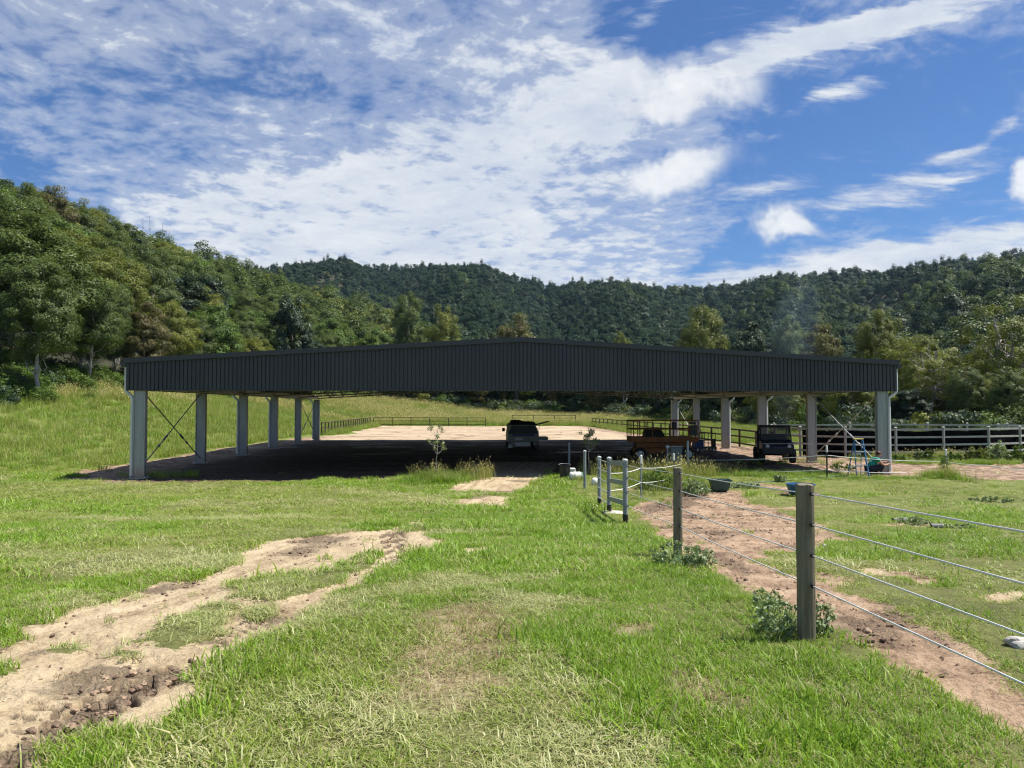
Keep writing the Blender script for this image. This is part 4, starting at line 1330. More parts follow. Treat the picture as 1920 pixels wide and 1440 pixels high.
# leave the bare grassy top visible on the skyline
grassytop = (np.abs(pxx - 706) < 26) & (rad_ > 868)
ok &= ~grassytop
pa, zz, rad_, pxx = pa[ok], zz[ok], rad_[ok], pxx[ok]
u = np.clip(forest_rng.random(len(pa)) * .75 + (fbm(pa[:, 0] / 60, pa[:, 1] / 60, 151, 3) - .35) * 1.1 * .6, 0, .999)
leftz = (pxx < 760) & (rad_ < 420)
rightz = (pxx > 1480) & (rad_ < 480)
idx = np.where(leftz, np.where(u < .42, 6, np.where(u < .85, 5 + 3 * (u < .65), 0)), np.where(rightz, np.where(u < .12, 5, np.where(u < .3, 8, (u * 1000).astype(int) % 5)), np.where(u < .05, 8, (u * 1000).astype(int) % 5)))
s_ = (.5 + .65 * forest_rng.random(len(pa)) ** 1.4) * np.where(leftz, .85, 1.0) * (.8 + .4 * fbm(pa[:, 0] / 30, pa[:, 1] / 30, 8))
s3 = np.stack([s_ * forest_rng.uniform(.85, 1.3, len(pa)), s_ * forest_rng.uniform(.85, 1.3, len(pa)), s_], 1)
hf_ = scatter('hillside_forest', np.stack([pa[:, 0], pa[:, 1], zz - 1.5], 1), forest_rng.uniform(0, 6.28, len(pa)), s3, idx, FARP, 'dense forest covering the far ridges')
print('far trees', len(pa))

# undergrowth along the forest edge
UG = []
for i_ in range(6):
    ru = np.random.default_rng(400 + i_)
    C_, R_ = crown_clumps(ru, 2.4, .0, 1.6, 12, 'round', (.5, .9))
    V_, F_, t_ = leaves(C_, R_, 170, .11, .06, ru, droop=.3)
    UG.append(proto_ob(np_mesh('undergrowth_bush', V_, F_, LM[['dark', 'gum', 'bright', 'dark', 'olive', 'dark'][i_]], {'tint': ('FACE', t_)})))
pp = []
for px_ in np.concatenate([np.arange(-250, 1440, 5), np.arange(1440, 2150, 45)]):
    rt_ = float(np.interp(px_, PXT, RT)); a_ = math.atan((px_ - 960) / F) + YAW
    for j_ in range(2 if px_ < 600 else 4):
        r_ = rt_ + forest_rng.uniform(1.5, 9) + (2.5 if px_ < 500 else 0)
        pp.append((r_ * math.sin(a_) + forest_rng.normal(), r_ * math.cos(a_) + forest_rng.normal()))
pp = np.array(pp)
scatter('undergrowth', np.stack([pp[:, 0], pp[:, 1], g(pp[:, 0], pp[:, 1]) - .15], 1), forest_rng.uniform(0, 6.28, len(pp)), forest_rng.uniform(.35, 1.1, len(pp)) * np.where(pp[:, 0] < -20, .65, 1), np.where((pp[:, 0] < -18) & (forest_rng.random(len(pp)) < .7), 2, forest_rng.integers(0, 6, len(pp))), UG, 'dense undergrowth along the foot of the forest')

# dead trunks on the left skyline
for px_, y_, hh_ in ((263, 405, 9), (275, 402, 11), (283, 425, 7), (297, 415, 9), (305, 428, 6), (312, 428, 6)):
    Dd = float(np.interp(px_, PXL, RL)) * .97
    p = at(px_, Dd); topz = CAMZ + (765 - y_) / F * Dd
    mb = MB(); q = np.random.default_rng(int(px_))
    H2 = max(6, topz - p.z)
    ln = limb(mb, (0, 0, -.5), (q.normal() * .4, q.normal() * .4, H2), .22, .05, q, 6, .012)
    for j_ in range(3):
        b0 = ln[3 + j_ % 3]; mb_end = b0 + Vector((q.normal() * 1.2, q.normal() * 1.2, 1.8))
        limb(mb, b0, mb_end, .07, .02, q, 3, .04, 4)
    o = mb.build('dead_tree', M['bark_pale']); o.location = p
    tag(o, 'bare dead tree trunk standing above the forest on the left skyline', 'dead tree', 'bare dead trees on the left skyline')

# ------------------------------------------------------------------ the shed
XL, XR, XM, Y0, Y1 = -11.55, 14.53, 1.49, 25.0, 52.6
ZE, ZR, ZB = 3.83, 4.58, 2.86
def roofz(x): return ZE + (ZR - ZE) * (1 - abs(x - XM) / (XR - XM))
SO = (XM, (Y0 + Y1) / 2, 0)
shed = thing('open_shed', 'huge open sided steel shed with charcoal ribbed gable and low pitched roof standing on columns', 'shed', SO)
def part(mb, name, mat, parent=shed, origin=SO, bevel=0): return mb.build(name, mat, parent, origin, bevel)
rows = [(0, 0), (.098, 0), (.106, .03), (.126, .03), (.134, 0)]
vs_, fs_ = [], []
x = XL; prof = []
while x < XR - .001:
    for dx, dy in rows[:-1]:
        if x + dx < XR: prof.append((x + dx, Y0 + dy))
    x += .134
prof.append((XR, Y0))
for a_, b_ in prof: vs_ += [(a_, b_, ZB), (a_, b_, roofz(a_) - .02)]
for i_ in range(len(prof) - 1): fs_.append((2 * i_, 2 * i_ + 2, 2 * i_ + 3, 2 * i_ + 1))
mb = MB(); mb.add(vs_, fs_); part(mb, 'gable_cladding', M['clad'])
for sgn, xx_ in ((-1, XL), (1, XR)):
    mb = MB(); pr_ = []; y = Y0 + .03
    while y < Y1:
        for dx, dy in rows[:-1]: pr_.append((xx_ - sgn * dy, min(y + dx, Y1)))
        y += .134
    vs_ = []; fs_ = []
    for a_, b_ in pr_: vs_ += [(a_, b_, ZB), (a_, b_, ZE - .03)]
    for i_ in range(len(pr_) - 1): fs_.append((2 * i_, 2 * i_ + 2, 2 * i_ + 3, 2 * i_ + 1))
    mb.add(vs_, fs_); part(mb, 'side_cladding', M['clad'])
    mb = MB(); gx = xx_ + sgn * .10
    mb.box((gx, (Y0 + Y1) / 2, ZE - .13), (.16, Y1 - Y0, .16)); part(mb, 'gutter', M['flash'])
for sgn in (-1, 1):
    xe = XL - .06 if sgn < 0 else XR + .06
    ze = ZE - .004
    mb = MB(); mb.prism([(xe, ze), (XM, ZR), (XM, ZR + .045), (xe, ze + .045)], Y0 - .03, Y1 + .05)
    part(mb, 'roof_sheet', M['roofin'])
    mb = MB(); mb.prism([(xe, ze - .085), (XM, ZR - .085), (XM, ZR + .075), (xe, ze + .075)], Y0 - .10, Y0 - .033)
    part(mb, 'barge_flashing', M['flash'])
mb = MB(); mb.prism([(XM - .25, ZR + .04), (XM, ZR + .07), (XM + .25, ZR + .04), (XM + .25, ZR + .055), (XM, ZR + .09), (XM - .25, ZR + .055)], Y0 - .031, Y1 + .06); part(mb, 'ridge_cap', M['flash'])
mb = MB(); mb.box(((XL + XR) / 2, Y0 + .03, ZB - .012), (XR - XL, .10, .022)); part(mb, 'bottom_trim', M['flash'])
CX = (-11.14, 14.06)
YS = [Y0 + .16 + i_ * 5.44 for i_ in range(6)]
def chord(x): return roofz(x) - .93
for i_, y in enumerate(YS):
    for sgn, cx_ in ((-1, CX[0]), (1, CX[1])):
        zb = gz(cx_, y) - .15
        mb = MB(); w_, d_ = .38, .17
        mb.box((cx_, y, (zb + 2.84) / 2), (w_ - .06, d_ - .02, 2.84 - zb))
        for s2 in (-1, 1):
            mb.box((cx_ + s2 * (w_ / 2 - .016), y, (zb + 2.84) / 2), (.032, d_ + .02, 2.842 - zb))
        c_ = part(mb, 'column', M['column'])
        mb = MB(); mb.box((cx_, y, zb + .165), (.52, .36, .02))
        for a_ in (-.22, .22):
            for b_ in (-.13, .13): mb.tube([(cx_ + a_, y + b_, zb + .17), (cx_ + a_, y + b_, zb + .22)], .012, 6)
        part(mb, 'base_plate', M['galv'], c_)
        if i_ in (0, 2, 3, 5):
            px0 = (XL if sgn < 0 else XR) + sgn * .07
            px1 = cx_ + sgn * (.19 + .075)
            zt = ZE - .2
            mb = MB(); mb.tube([(px0, y, zt), (px0, y, ZB + .03), (px0 - sgn * .01, y, ZB - .05), (px1 + sgn * .01, y, ZB - .24), (px1, y, ZB - .32), (px1, y, zb + .22)], .055, 10)
            part(mb, 'downpipe', M['pipe'])
    # lattice truss following the roof
    mb = MB()
    for a_, b_ in ((CX[0], XM), (XM, CX[1])):
        mb.bar((a_, y, chord(a_)), (b_, y, chord(b_)), .09, .07)
        mb.bar((a_, y, roofz(a_) - .15), (b_, y, roofz(b_) - .15), .09, .07)
        n_ = 14
        for j_ in range(n_):
            xa = a_ + (b_ - a_) * j_ / n_; xb = a_ + (b_ - a_) * (j_ + .5) / n_; xc = a_ + (b_ - a_) * (j_ + 1) / n_
            mb.bar((xa, y, chord(xa)), (xb, y, roofz(xb) - .15), .045, .045)
            mb.bar((xb, y, roofz(xb) - .15), (xc, y, chord(xc)), .045, .045)
    if i_: part(mb, 'truss', M['truss'])
for sgn, cx_ in ((-1, CX[0]), (1, CX[1])):
    mb = MB(); mb.box((cx_, (YS[0] + YS[-1]) / 2, ZB + .13), (.12, YS[-1] - YS[0], .24)); part(mb, 'eave_beam', M['galv'])
for j_ in range(1, 18):
    xx_ = XL + (XR - XL) * j_ / 18
    mb = MB(); mb.box((xx_, (Y0 + Y1) / 2, roofz(xx_) - .075), (.06, Y1 - Y0 - .2, .10)); part(mb, 'purlin', M['truss'])
for cx_ in CX:
    for b0 in (0, 4):
        ya, yb = YS[b0] + .12, YS[b0 + 1] - .12
        for p_a, p_b in (((ya, 2.8), (yb, .25)), ((yb, 2.8), (ya, .25))):
            off = .02 if p_a[0] == ya else -.02
            A = Vector((cx_ + off, p_a[0], p_a[1])); B = Vector((cx_ + off, p_b[0], p_b[1]))
            mb = MB(); mb.tube([A, B], .019, 8)
            mb.tube([A.lerp(B, .60), A.lerp(B, .66)], .036, 8); mb.tube([A.lerp(B, .72), A.lerp(B, .74)], .04, 8)
            part(mb, 'brace_rod', M['galv'] if cx_ > 0 else M['truss'])  # same galvanised rods; left pair coloured darker to put in their silhouetted shade

# ------------------------------------------------------------------ fences
def rail_fence(name, label, cat, path, step, h, rails, rmat, rw, rh, pw, round_post=False, cap=False, both=None):
    base = Vector((path[0][0], path[0][1], gz(*path[0])))
    t = thing(name, label, cat, base)
    # resample the path into posts
    pts_ = [Vector((a_, b_, 0)) for a_, b_ in path]
    L = [0]
    for a_, b_ in zip(pts_[:-1], pts_[1:]): L.append(L[-1] + (b_ - a_).length)
    n_ = max(1, round(L[-1] / step)); posts = []
    for j_ in range(n_ + 1):
        s_ = L[-1] * j_ / n_; i_ = max(q for q in range(len(L)) if L[q] <= s_ + 1e-6); i_ = min(i_, len(L) - 2)
        p = pts_[i_].lerp(pts_[i_ + 1], (s_ - L[i_]) / (L[i_ + 1] - L[i_])); p.z = gz(p.x, p.y); posts.append(p)
    for p in posts:
        mb = MB()
        if round_post:
            mb.tube([p + Vector((0, 0, -.2)), p + Vector((0, 0, h + .06))], pw / 2, 10)
            mb.lathe([(pw / 2 + .012, h + .05), (pw / 2 + .012, h + .085), (pw * .3, h + .11), (.001, h + .118)], (p.x, p.y, p.z), 10)
        else: mb.box((p.x, p.y, p.z + (h - .2) / 2 + .01), (pw, pw, h + .2))
        mb.build('post', rmat, t, base)
    for fr_ in rails:
        mb = MB()
        for a_, b_ in zip(posts[:-1], posts[1:]):
            mb.bar(a_ + Vector((0, 0, h * fr_)), b_ + Vector((0, 0, h * fr_)), rw, rh)
        mb.build('rail', rmat, t, base)
    return t, posts
rail_fence('arena_fence', 'dark railed fence along the left side of the sand arena', 'fence', [(-12.8, 62), (-13, 91.8)], 1.5, 1.08, (.97, .55, .15), M['darkrail'], .05, .09, .09)
rail_fence('arena_fence', 'dark railed fence across the far end of the arena left of the gap', 'fence', [(-12.7, 92), (1.1, 92)], 2.3, 1.08, (.97, .6, .2), M['darkrail'], .05, .07, .09)
rail_fence('arena_fence', 'dark railed fence behind the parked ute beyond the arena', 'fence', [(4.6, 96.5), (12.9, 96.5)], 2.7, 1.25, (.97, .7, .42, .15), M['darkrail'], .05, .06, .1)
rail_fence('arena_fence', 'brown railed fence down the right side of the arena behind the right hand columns', 'fence', [(14.3, 91.5), (15.5, 38)], 2.4, 1.02, (.97, .6, .2), M['darkrail'], .05, .09, .09)
yard_path = [(16.0, 39.6), (15.3, 37.6), (15.4, 35.6), (16.6, 33.7), (19, 33.4), (21.4, 33.4), (23.7, 33.5), (25.9, 34.3), (27.9, 35.9), (29, 38), (29, 40)]
yd, yposts = rail_fence('yard_fence', 'round ended grey rail yard with black shade cloth behind its rails, right of the shed', 'fence', yard_path, 2.32, 1.3, (.985, .715, .445, .19), M['yardrail'], .05, .085, .12, True)
mb = MB()
cl_ = []
for a_ in yposts[2:-1]:
    inn = (Vector((22, 38, 0)) - Vector((a_.x, a_.y, 0))).normalized() * .16
    cl_.append(Vector((a_.x, a_.y, a_.z)) + inn)
fine = []
for a_, b_ in zip(cl_[:-1], cl_[1:]):
    for j_ in range(6): fine.append(a_.lerp(b_, j_ / 6))
vs_ = []; fs_ = []
rq = np.random.default_rng(4)
for j_, p in enumerate(fine):
    sag = .05 * math.sin(j_ / 6 * PI) ** 2
    o_ = Vector((0, rq.normal() * .015, 0))
    vs_ += [p + Vector((0, 0, -.02)), p + o_ + Vector((0, 0, .6)), p + Vector((0, 0, 1.23 - sag)), p + Vector((0, .02, 1.23 - sag)), p + o_ + Vector((0, .02, .6)), p + Vector((0, .02, -.02))]
for j_ in range(len(fine) - 1):
    for q_i in (0, 1, 2, 3, 4): a_ = 6 * j_ + q_i; fs_.append((a_, a_ + 1, a_ + 7, a_ + 6))
mb.add(vs_, fs_); mb.build('shade_cloth', M['shade'], yd, yd.location)
rail_fence('yard_fence', 'straight pale rail fence behind the round ended yard', 'fence', [(16.7, 41), (24, 40), (31, 38.9), (37, 37.5)], 2.15, 1.34, (.985, .6, .2), M['yardrail'], .05, .09, .11, True)

KX = 2.1
def fp(D, off=0): 
    x_, y_ = (KX + off) * CY + D * SY, -(KX + off) * SY + D * CY
    return Vector((x_, y_, gz(x_, y_)))
def zat(py, D): return CAMZ + (765 - py) / F * D
wf = thing('wire_fence', 'near paddock fence of weathered wooden posts and four pale wires running to the right foreground', 'fence', fp(5.34))
WY = {3.04: (997, 1095.6, 1192, 1284.7), 5.34: (923.6, 980, 1036.5, 1092), 9.45: (886.3, 919, 951.7, 984.4), 13.8: (871.9, 895.2, 921.4, 946.3)}
zw = {D: [zat(y, D) for y in ys_] for D, ys_ in WY.items()}
zw[1.0] = [zw[3.04][i_] + (zw[3.04][i_] - zw[5.34][i_]) / 2.3 * 2.04 for i_ in range(4)]
def wood_post(D, top_y=None, w=.115, tilt=0):
    p = fp(D); top = zat(top_y, D) if top_y else zw[D][0] + .07
    mb = MB()
    n_ = 14; vs_ = []; fs_ = []
    for lv in range(9):
        z_ = p.z - .25 + (top - p.z + .25) * lv / 8
        for j_ in range(n_):
            a_ = 2 * PI * j_ / n_ + PI / n_
            rx = w / 2 / max(abs(math.cos(a_)), abs(math.sin(a_))) ** .75
            rx *= 1 + .025 * math.sin(lv * 2.1 + j_ * 1.7)
            vs_.append((p.x + rx * math.cos(a_ - YAW) + tilt * (z_ - p.z), p.y + rx * math.sin(a_ - YAW) * .9, z_ + (.006 * math.sin(j_ * 2) if lv == 8 else 0)))
    for lv in range(8):
        for j_ in range(n_): a_ = lv * n_ + j_; b_ = lv * n_ + (j_ + 1) % n_; fs_.append((a_, b_, b_ + n_, a_ + n_))
    fs_.append(tuple(range(8 * n_, 9 * n_)))
    mb.add(vs_, fs_)
    o = mb.build('post', M['postwood'], wf, wf.location, .006)
    for zz_ in zw[D]:
        m2 = MB(); m2.lathe([(.001, -.020), (.013, -.018), (.015, -.004), (.010, .006), (.008, .018), (.001, .019)], (0, 0, 0), 10, 'y')
        q_ = Vector((p.x + .018, p.y - w * .45 - .012, zz_))
        m2.v = [tuple(Vector(v) + q_) for v in m2.v]
        m2.build('insulator', M['black'], o, wf.location)
    return p
wood_post(1.0); wood_post(5.34, 907.5); wood_post(9.45, 876.5, .108, .004)
Ds = [1.0, 3.04, 5.34, 9.45, 13.75]
for i_ in range(4):
    pts_ = []
    for D in Ds:
        z_ = zw[D][i_] if D in zw else zw[13.8][i_]
        x_, y_ = (KX + .018) * CY + D * SY, -(KX) * SY + D * CY - (.065 if D < 12 else 0)
        pts_.append(Vector((x_, y_, z_)))
    # catenary
    full = []
    for a_, b_ in zip(pts_[:-1], pts_[1:]):
        for j_ in range(6):
            t = j_ / 6; q_ = a_.lerp(b_, t); q_.z -= .012 * math.sin(PI * t) * (0 if a_ is pts_[0] or a_ is pts_[1] else 1); full.append(q_)
    full.append(pts_[-1])
    mb = MB(); mb.tube(full, .0050, 6); mb.build('wire', M['wire'], wf, wf.location)
# grey gate section
gs = thing('steel_fence', 'short grey fence section with three capped steel posts and three boards beside the bare soil', 'fence', fp(13.8))
def steel_post(D, top_y, w, parent, org, mat='greypaint', foot=True, px=None):
    p = fp(D) if px is None else at(px, D)
    top = zat(top_y, D)
    mb = MB(); mb.tube([p + Vector((0, 0, -.1)), Vector((p.x, p.y, top - .03))], w / 2, 12)
    o = mb.build('post', M[mat], parent, org)
    m2 = MB(); m2.lathe([(w / 2 + .008, top - .05), (w / 2 + .01, top - .02), (w * .32, top), (.001, top + .006)], (p.x, p.y, 0), 12)
    m2.build('cap', M['galv'], o, org)
    if foot:
        m3 = MB(); m3.tube([p + Vector((0, 0, -.08)), p + Vector((0, 0, .17))], w / 2 + .006, 12); m3.build('foot_sleeve', M['black'], o, org)
    return p, o
pC, oC = steel_post(13.8, 860, .092, gs, gs.location)
pB, oB = steel_post(16.1, 856.5, .088, gs, gs.location)
pA, oA = steel_post(17.9, 855, .088, gs, gs.location)
for (b0, b1), (c0, c1) in (((863, 871), (865, 874)), ((896, 903.5), (902, 909)), ((928.5, 938), (938, 947.5))):
    zb_, zc_ = zat((b0 + b1) / 2, 16.1), zat((c0 + c1) / 2, 13.8)
    mb = MB(); mb.bar((pB.x, pB.y - .05, zb_), (pC.x, pC.y + .05, zc_), .04, .095); mb.build('board', M['greypaint'], gs, gs.location, .004)
for ya, yb in ((860.5, 866.5), (876.4, 885.3), (894.2, 905), (912, 923), (930, 943)):
    mb = MB(); mb.tube([(pA.x - .04, pA.y, zat(ya, 17.9)), (pB.x - .04, pB.y, zat(yb, 16.1))], .012, 8); mb.build('rung', M['galv'], gs, gs.location)
for zz_ in zw[13.8]:
    m2 = MB(); m2.lathe([(.001, -.03), (.02, -.028), (.022, -.01), (.012, .01), (.01, .03), (.001, .032)], (0, 0, 0), 10, 'y')
    q_ = Vector((pC.x + .03, pC.y - .06, zz_)); m2.v = [tuple(Vector(v) + q_) for v in m2.v]
    m2.build('insulator', M['black'], oC, gs.location)
mb = MB(); mb.lathe([(.0, .03), (.22, .03), (.26, .01), (.27, -.08)], tuple(pB + Vector((.06, -.05, 0))), 16)
tag(mb.build('footing', M['concrete']), 'small pale concrete pad at the foot of the middle grey gate post', 'footing')
for D, ty, lb in ((21.5, 844, 'lone grey green post standing in the grass left of the grey fence section'), (27.0, 830, 'lone pale grey post behind the black bin')):
    px_ = 1096 if D < 25 else 1067
    pp_ = at(px_, D)
    t = thing('fence_post', lb, 'post', pp_); steel_post(D, ty, .085, t, pp_, 'greypaint', False, px_)
pp_ = at(1289, 27); t = thing('fence_post', 'grey steel post beside the utility box holding the white rope corner', 'post', pp_)
steel_post(27, 826, .09, t, pp_, 'galv', False, 1289)

# electric rope fence on star pickets
ef = thing('rope_fence', 'sagging white electric rope fence strung between thin pickets across the paddock', 'fence', at(1202, 19.4))
def picket(px_, D, top_y, mat):
    p = at(px_, D); top = zat(top_y, D)
    mb = MB()
    for a_ in (0, 120, 240):
        c_ = Vector((math.cos(R(a_)), math.sin(R(a_)), 0)) * .012
        mb.bar(p + c_ + Vector((0, 0, -.2)), Vector((p.x + c_.x, p.y + c_.y, top - .1)), .007, .028 if a_ else .026, up=(c_.x, c_.y, .01))
    mb.tube([p + Vector((0, 0, -.2)), Vector((p.x, p.y, top - .12))], .012, 6)
    o = mb.build('picket', mat, ef, ef.location)
    m2 = MB(); m2.lathe([(.03, top - .22), (.034, top - .10), (.03, top - .01), (.02, top), (.001, top)], (p.x, p.y, 0), 10); m2.build('cap', M['white'], o, ef.location)
    return p
picket(1201.5, 19.4, 853, M['greypaint']); picket(1262.5, 24, 850, M['black']); picket(1549, 24.2, 835, M['black']); picket(1772, 25, 842, M['greypaint'])
def rope(pl, sag):
    pts_ = [P(px_, py_, D) for px_, py_, D in pl]; full = []
    for a_, b_ in zip(pts_[:-1], pts_[1:]):
        for j_ in range(10):
            t = j_ / 10; q_ = a_.lerp(b_, t); q_.z -= sag * 4 * t * (1 - t) * (b_ - a_).length / 10; full.append(q_)
    full.append(pts_[-1])
    mb = MB(); mb.tube(full, .009, 6); return mb.build('rope', M['rope'], ef, ef.location)
rope([(1144, 887.5, 16.1), (1202, 877.5, 19.4), (1297, 862.5, 27), (1549, 853.5, 24.2), (1772, 865, 25), (1850, 872, 22), (1960, 883, 19)], .12)
rope([(1144, 920, 16.1), (1202, 904.5, 19.4), (1262, 895, 23), (1297, 884, 27), (1549, 881, 24.2), (1700, 886, 25)], .12)

# ------------------------------------------------------------------ ute under the roof
def wheel(parent, org, c, r, w, axis='x', hub='galv'):
    mb = MB(); mb.lathe([(r * .55, -w / 2), (r * .9, -w / 2), (r, -w * .36), (r, w * .36), (r * .9, w / 2), (r * .55, w / 2), (r * .55, -w / 2)], c, 24, axis)
    o = mb.build('wheel', M['rubber'], parent, org)
    m2 = MB(); m2.lathe([(.001, -w * .3), (r * .3, -w * .32), (r * .55, -w * .42), (r * .56, w * .42), (r * .3, w * .32), (.001, w * .3)], c, 16, axis)
    m2.build('rim', M[hub], o, org)
    return o
u0 = at(981, 40); 
ute = thing('work_ute', 'dusty service ute with canopy and open side box parked under the roof, seen from behind', 'ute', u0)
Z0 = (0, 0, 0)
mb = MB()
vs_ = [(-.86, 0, .42), (.86, 0, .42), (.84, 0, .95), (.66, 0, 1.34), (-.66, 0, 1.34), (-.84, 0, .95)]
n_ = 6; back_ = [(x_ * 1.0, 2.1, z_) for x_, y_, z_ in vs_]
mb.add(vs_ + back_, [tuple(range(6)), tuple(range(6, 12))[::-1]] + [(i_, i_ + 6, (i_ + 1) % 6 + 6, (i_ + 1) % 6) for i_ in range(6)])
mb.build('canopy', M['cream'], ute, Z0, .03)
mb = MB(); mb.prism([(-.80, .86), (.80, .86), (.62, 1.28), (-.62, 1.28)], -.015, -.003); rd = mb.build('rear_door', M['darkgrey'], ute, Z0, .01)
for j_ in range(4):
    z_ = .98 + j_ * .08; mb = MB(); mb.box((0, -.024, z_), (1.36 - j_ * .1, .016, .02)); mb.build('rib', M['darkgrey'], rd, Z0)
mb = MB(); mb.box((0, -.01, .79), (1.2, .014, .11)); mb.build('blue_panel', M['blue'], ute, Z0, .005)
mb = MB(); mb.box((0, -.012, .57), (1.56, .02, .24)); tg = mb.build('tailgate', M['cream'], ute, Z0, .01)
mb = MB(); mb.box((-.22, -.028, .59), (.42, .012, .13)); mb.build('number_plate', M['white'], tg, Z0)
mb = MB(); mb.box((-.02, -.07, .30), (.82, .10, .20)); mb.build('bumper', M['white'], ute, Z0, .02)
for s_ in (-1, 1):
    mb = MB(); mb.box((s_ * .68, -.05, .34), (.30, .05, .13)); tl = mb.build('tail_light', M['cream'], ute, Z0, .01)
    mb = MB(); mb.box((s_ * .74, -.08, .35), (.09, .02, .08)); mb.build('red_lens', M['red'], tl, Z0)
    mb = MB(); mb.box((s_ * .70, -.03, .2), (.22, .012, .2)); mb.build('mud_flap', M['white' if s_ < 0 else 'darkgrey'], ute, Z0)
    for y_ in (.55, 3.15): wheel(ute, Z0, (s_ * .70, y_, .33), .33, .2)
mb = MB(); mb.prism([(2.15, .5), (4.3, .5), (4.3, .85), (3.5, .95), (3.0, 1.38), (2.15, 1.38)], -.78, .78, 'yz'); cb_ = mb.build('cab', M['cream'], ute, Z0, .06)
for s_ in (-1, 1):
    mb = MB(); mb.prism([(2.3, .98), (3.28, .98), (2.95, 1.32), (2.3, 1.32)], s_ * .785 - .003, s_ * .785 + .003, 'yz'); mb.build('side_window', M['glass'], cb_, Z0)
    mb = MB(); mb.box((s_ * .95, 3.1, 1.0), (.16, .05, .2)); mb.build('mirror', M['black'], cb_, Z0, .02)
rq = np.random.default_rng(12)
mb = MB()
vs_ = []; fs_ = []
for i_ in range(13):
    for j_ in range(9):
        x_ = -.72 + 1.46 * i_ / 12; y_ = .0 + 2.0 * j_ / 8
        e_ = min(i_, 12 - i_, j_, 8 - j_)
        vs_.append((x_ * (1 + .03 * rq.normal()), y_, 1.345 + (0 if e_ == 0 else .10 + .10 * rq.random() + (.06 if x_ < 0 else 0))))
for i_ in range(12):
    for j_ in range(8): a_ = i_ * 9 + j_; fs_.append((a_, a_ + 9, a_ + 10, a_ + 1))
mb.add(vs_, fs_, True); cv = mb.build('canvas_bundle', M['canvas'], None, (0, 1, 1.345)); cv.location = u0 + Vector((0, 1, 1.345))
tag(cv, 'dark lumpy canvas bundle lying on top of the ute canopy', 'canvas')
mb = MB(); mb.box((1.10, .5, .66), (.48, .9, .03)); mb.box((1.10, .055, .60), (.48, .02, .18)); mb.box((1.335, .5, .60), (.02, .9, .18)); mb.box((1.10, .945, .60), (.48, .02, .18)); mb.box((1.10, .5, .52), (.48, .9, .02))
mb.build('side_box', M['cream'], ute, Z0)
mb = MB(); mb.bar((.68, .6, 1.33), (1.42, .6, 1.52), 1.1, .04, up=(0, 0, 1)); mb.build('raised_lid', M['darkgrey'], ute, Z0)
mb = MB(); mb.tube([(.84, .1, .98), (.90, .1, 1.38)], .014, 6); mb.build('gas_strut', M['alu'], ute, Z0)

# ------------------------------------------------------------------ scissor lift
s0 = at(1241, 32.6)
lift = thing('scissor_lift', 'orange scissor lift with railed platform lowered, standing behind the utility box', 'scissor lift', s0, -YAW)
L2, Wd = 1.47, .55
mb = MB(); mb.box((0, 0, .85), (2 * L2, 2 * Wd, .16)); mb.build('platform_deck', M['orange'], lift, Z0, .01)
mb = MB(); mb.box((0, -Wd - .012, .955), (2 * L2, .02, .09)); mb.box((0, Wd + .012, .955), (2 * L2, .02, .09)); mb.build('toe_board', M['orange'], lift, Z0)
gr = MB()
xs_ = (-1.45, -1.16, -.88, -.52, .25, .62, 1.05, 1.45)
for s_ in (-1, 1):
    for x_ in xs_[::1]: gr.tube([(x_, s_ * Wd, .93), (x_, s_ * Wd, 1.71)], .022, 8)
    for z_ in (1.71, 1.34): gr.tube([(-1.45, s_ * Wd, z_), (1.45, s_ * Wd, z_)], .024, 8)
for x_ in (-1.45, 1.45):
    for z_ in (1.71, 1.34): gr.tube([(x_, -Wd, z_), (x_, Wd, z_)], .024, 8)
    gr.tube([(x_, 0, .93), (x_, 0, 1.71)], .02, 8)
gr.build('guard_rail', M['orange'], lift, Z0)
mb = MB(); mb.box((.40, -Wd - .05, 1.50), (.20, .12, .28)); mb.build('control_box', M['black'], lift, Z0, .02)
mb = MB(); mb.box((1.25, -Wd + .1, 1.28), (.34, .22, .45)); mb.box((1.22, -Wd + .1, 1.6), (.28, .2, .12)); mb.build('battery_pack', M['darkgrey'], lift, Z0, .02)
mb = MB(); mb.box((0, 0, .42), (2.5, .8, .22)); mb.box((-.4, -.42, .40), (.9, .06, .2)); mb.build('chassis', M['orange'], lift, Z0, .02)
mb = MB(); mb.box((.55, -.43, .42), (.7, .06, .24)); mb.build('hydraulic_tray', M['darkgrey'], lift, Z0, .01)
mb = MB()
for s_ in (-.3, .3):
    for z_ in (.56, .66): mb.bar((-1.2, s_, z_), (1.2, s_ , z_ + .07), .04, .06); mb.bar((1.2, s_ + .05, z_), (-1.2, s_ + .05, z_ + .07), .04, .06)
mb.build('scissor_arms', M['orange'], lift, Z0)
for x_ in (-1.05, 1.05):
    for s_ in (-1, 1): wheel(lift, Z0, (x_, s_ * .48, .27), .27, .2, 'y', 'white')
# covered load standing on the platform
mb = MB(); rq = np.random.default_rng(3); vs_ = []; fs_ = []
prof_ = [(0, .0), (.02, .30), (.15, .45), (.42, .43), (.75, .36), (.86, .20), (.88, 0)]
for i_, (x_, z_) in enumerate(prof_):
    for j_ in range(5): vs_.append((x_ - .44 + rq.normal() * .01, -.3 + .15 * j_, z_ * (.93 if j_ in (0, 4) else 1) + rq.normal() * .008))
for i_ in range(len(prof_) - 1):
    for j_ in range(4): a_ = i_ * 5 + j_; fs_.append((a_, a_ + 1, a_ + 6, a_ + 5))
fs_.append(tuple(i_ * 5 for i_ in range(len(prof_)))); fs_.append(tuple(i_ * 5 + 4 for i_ in range(len(prof_)))[::-1])
mb.add(vs_, fs_); o = mb.build('tarp_bundle', M['canvas']); o.location = s0 + Vector((-.38 * CY, .02, .932)); o.rotation_euler = (0, 0, -YAW)
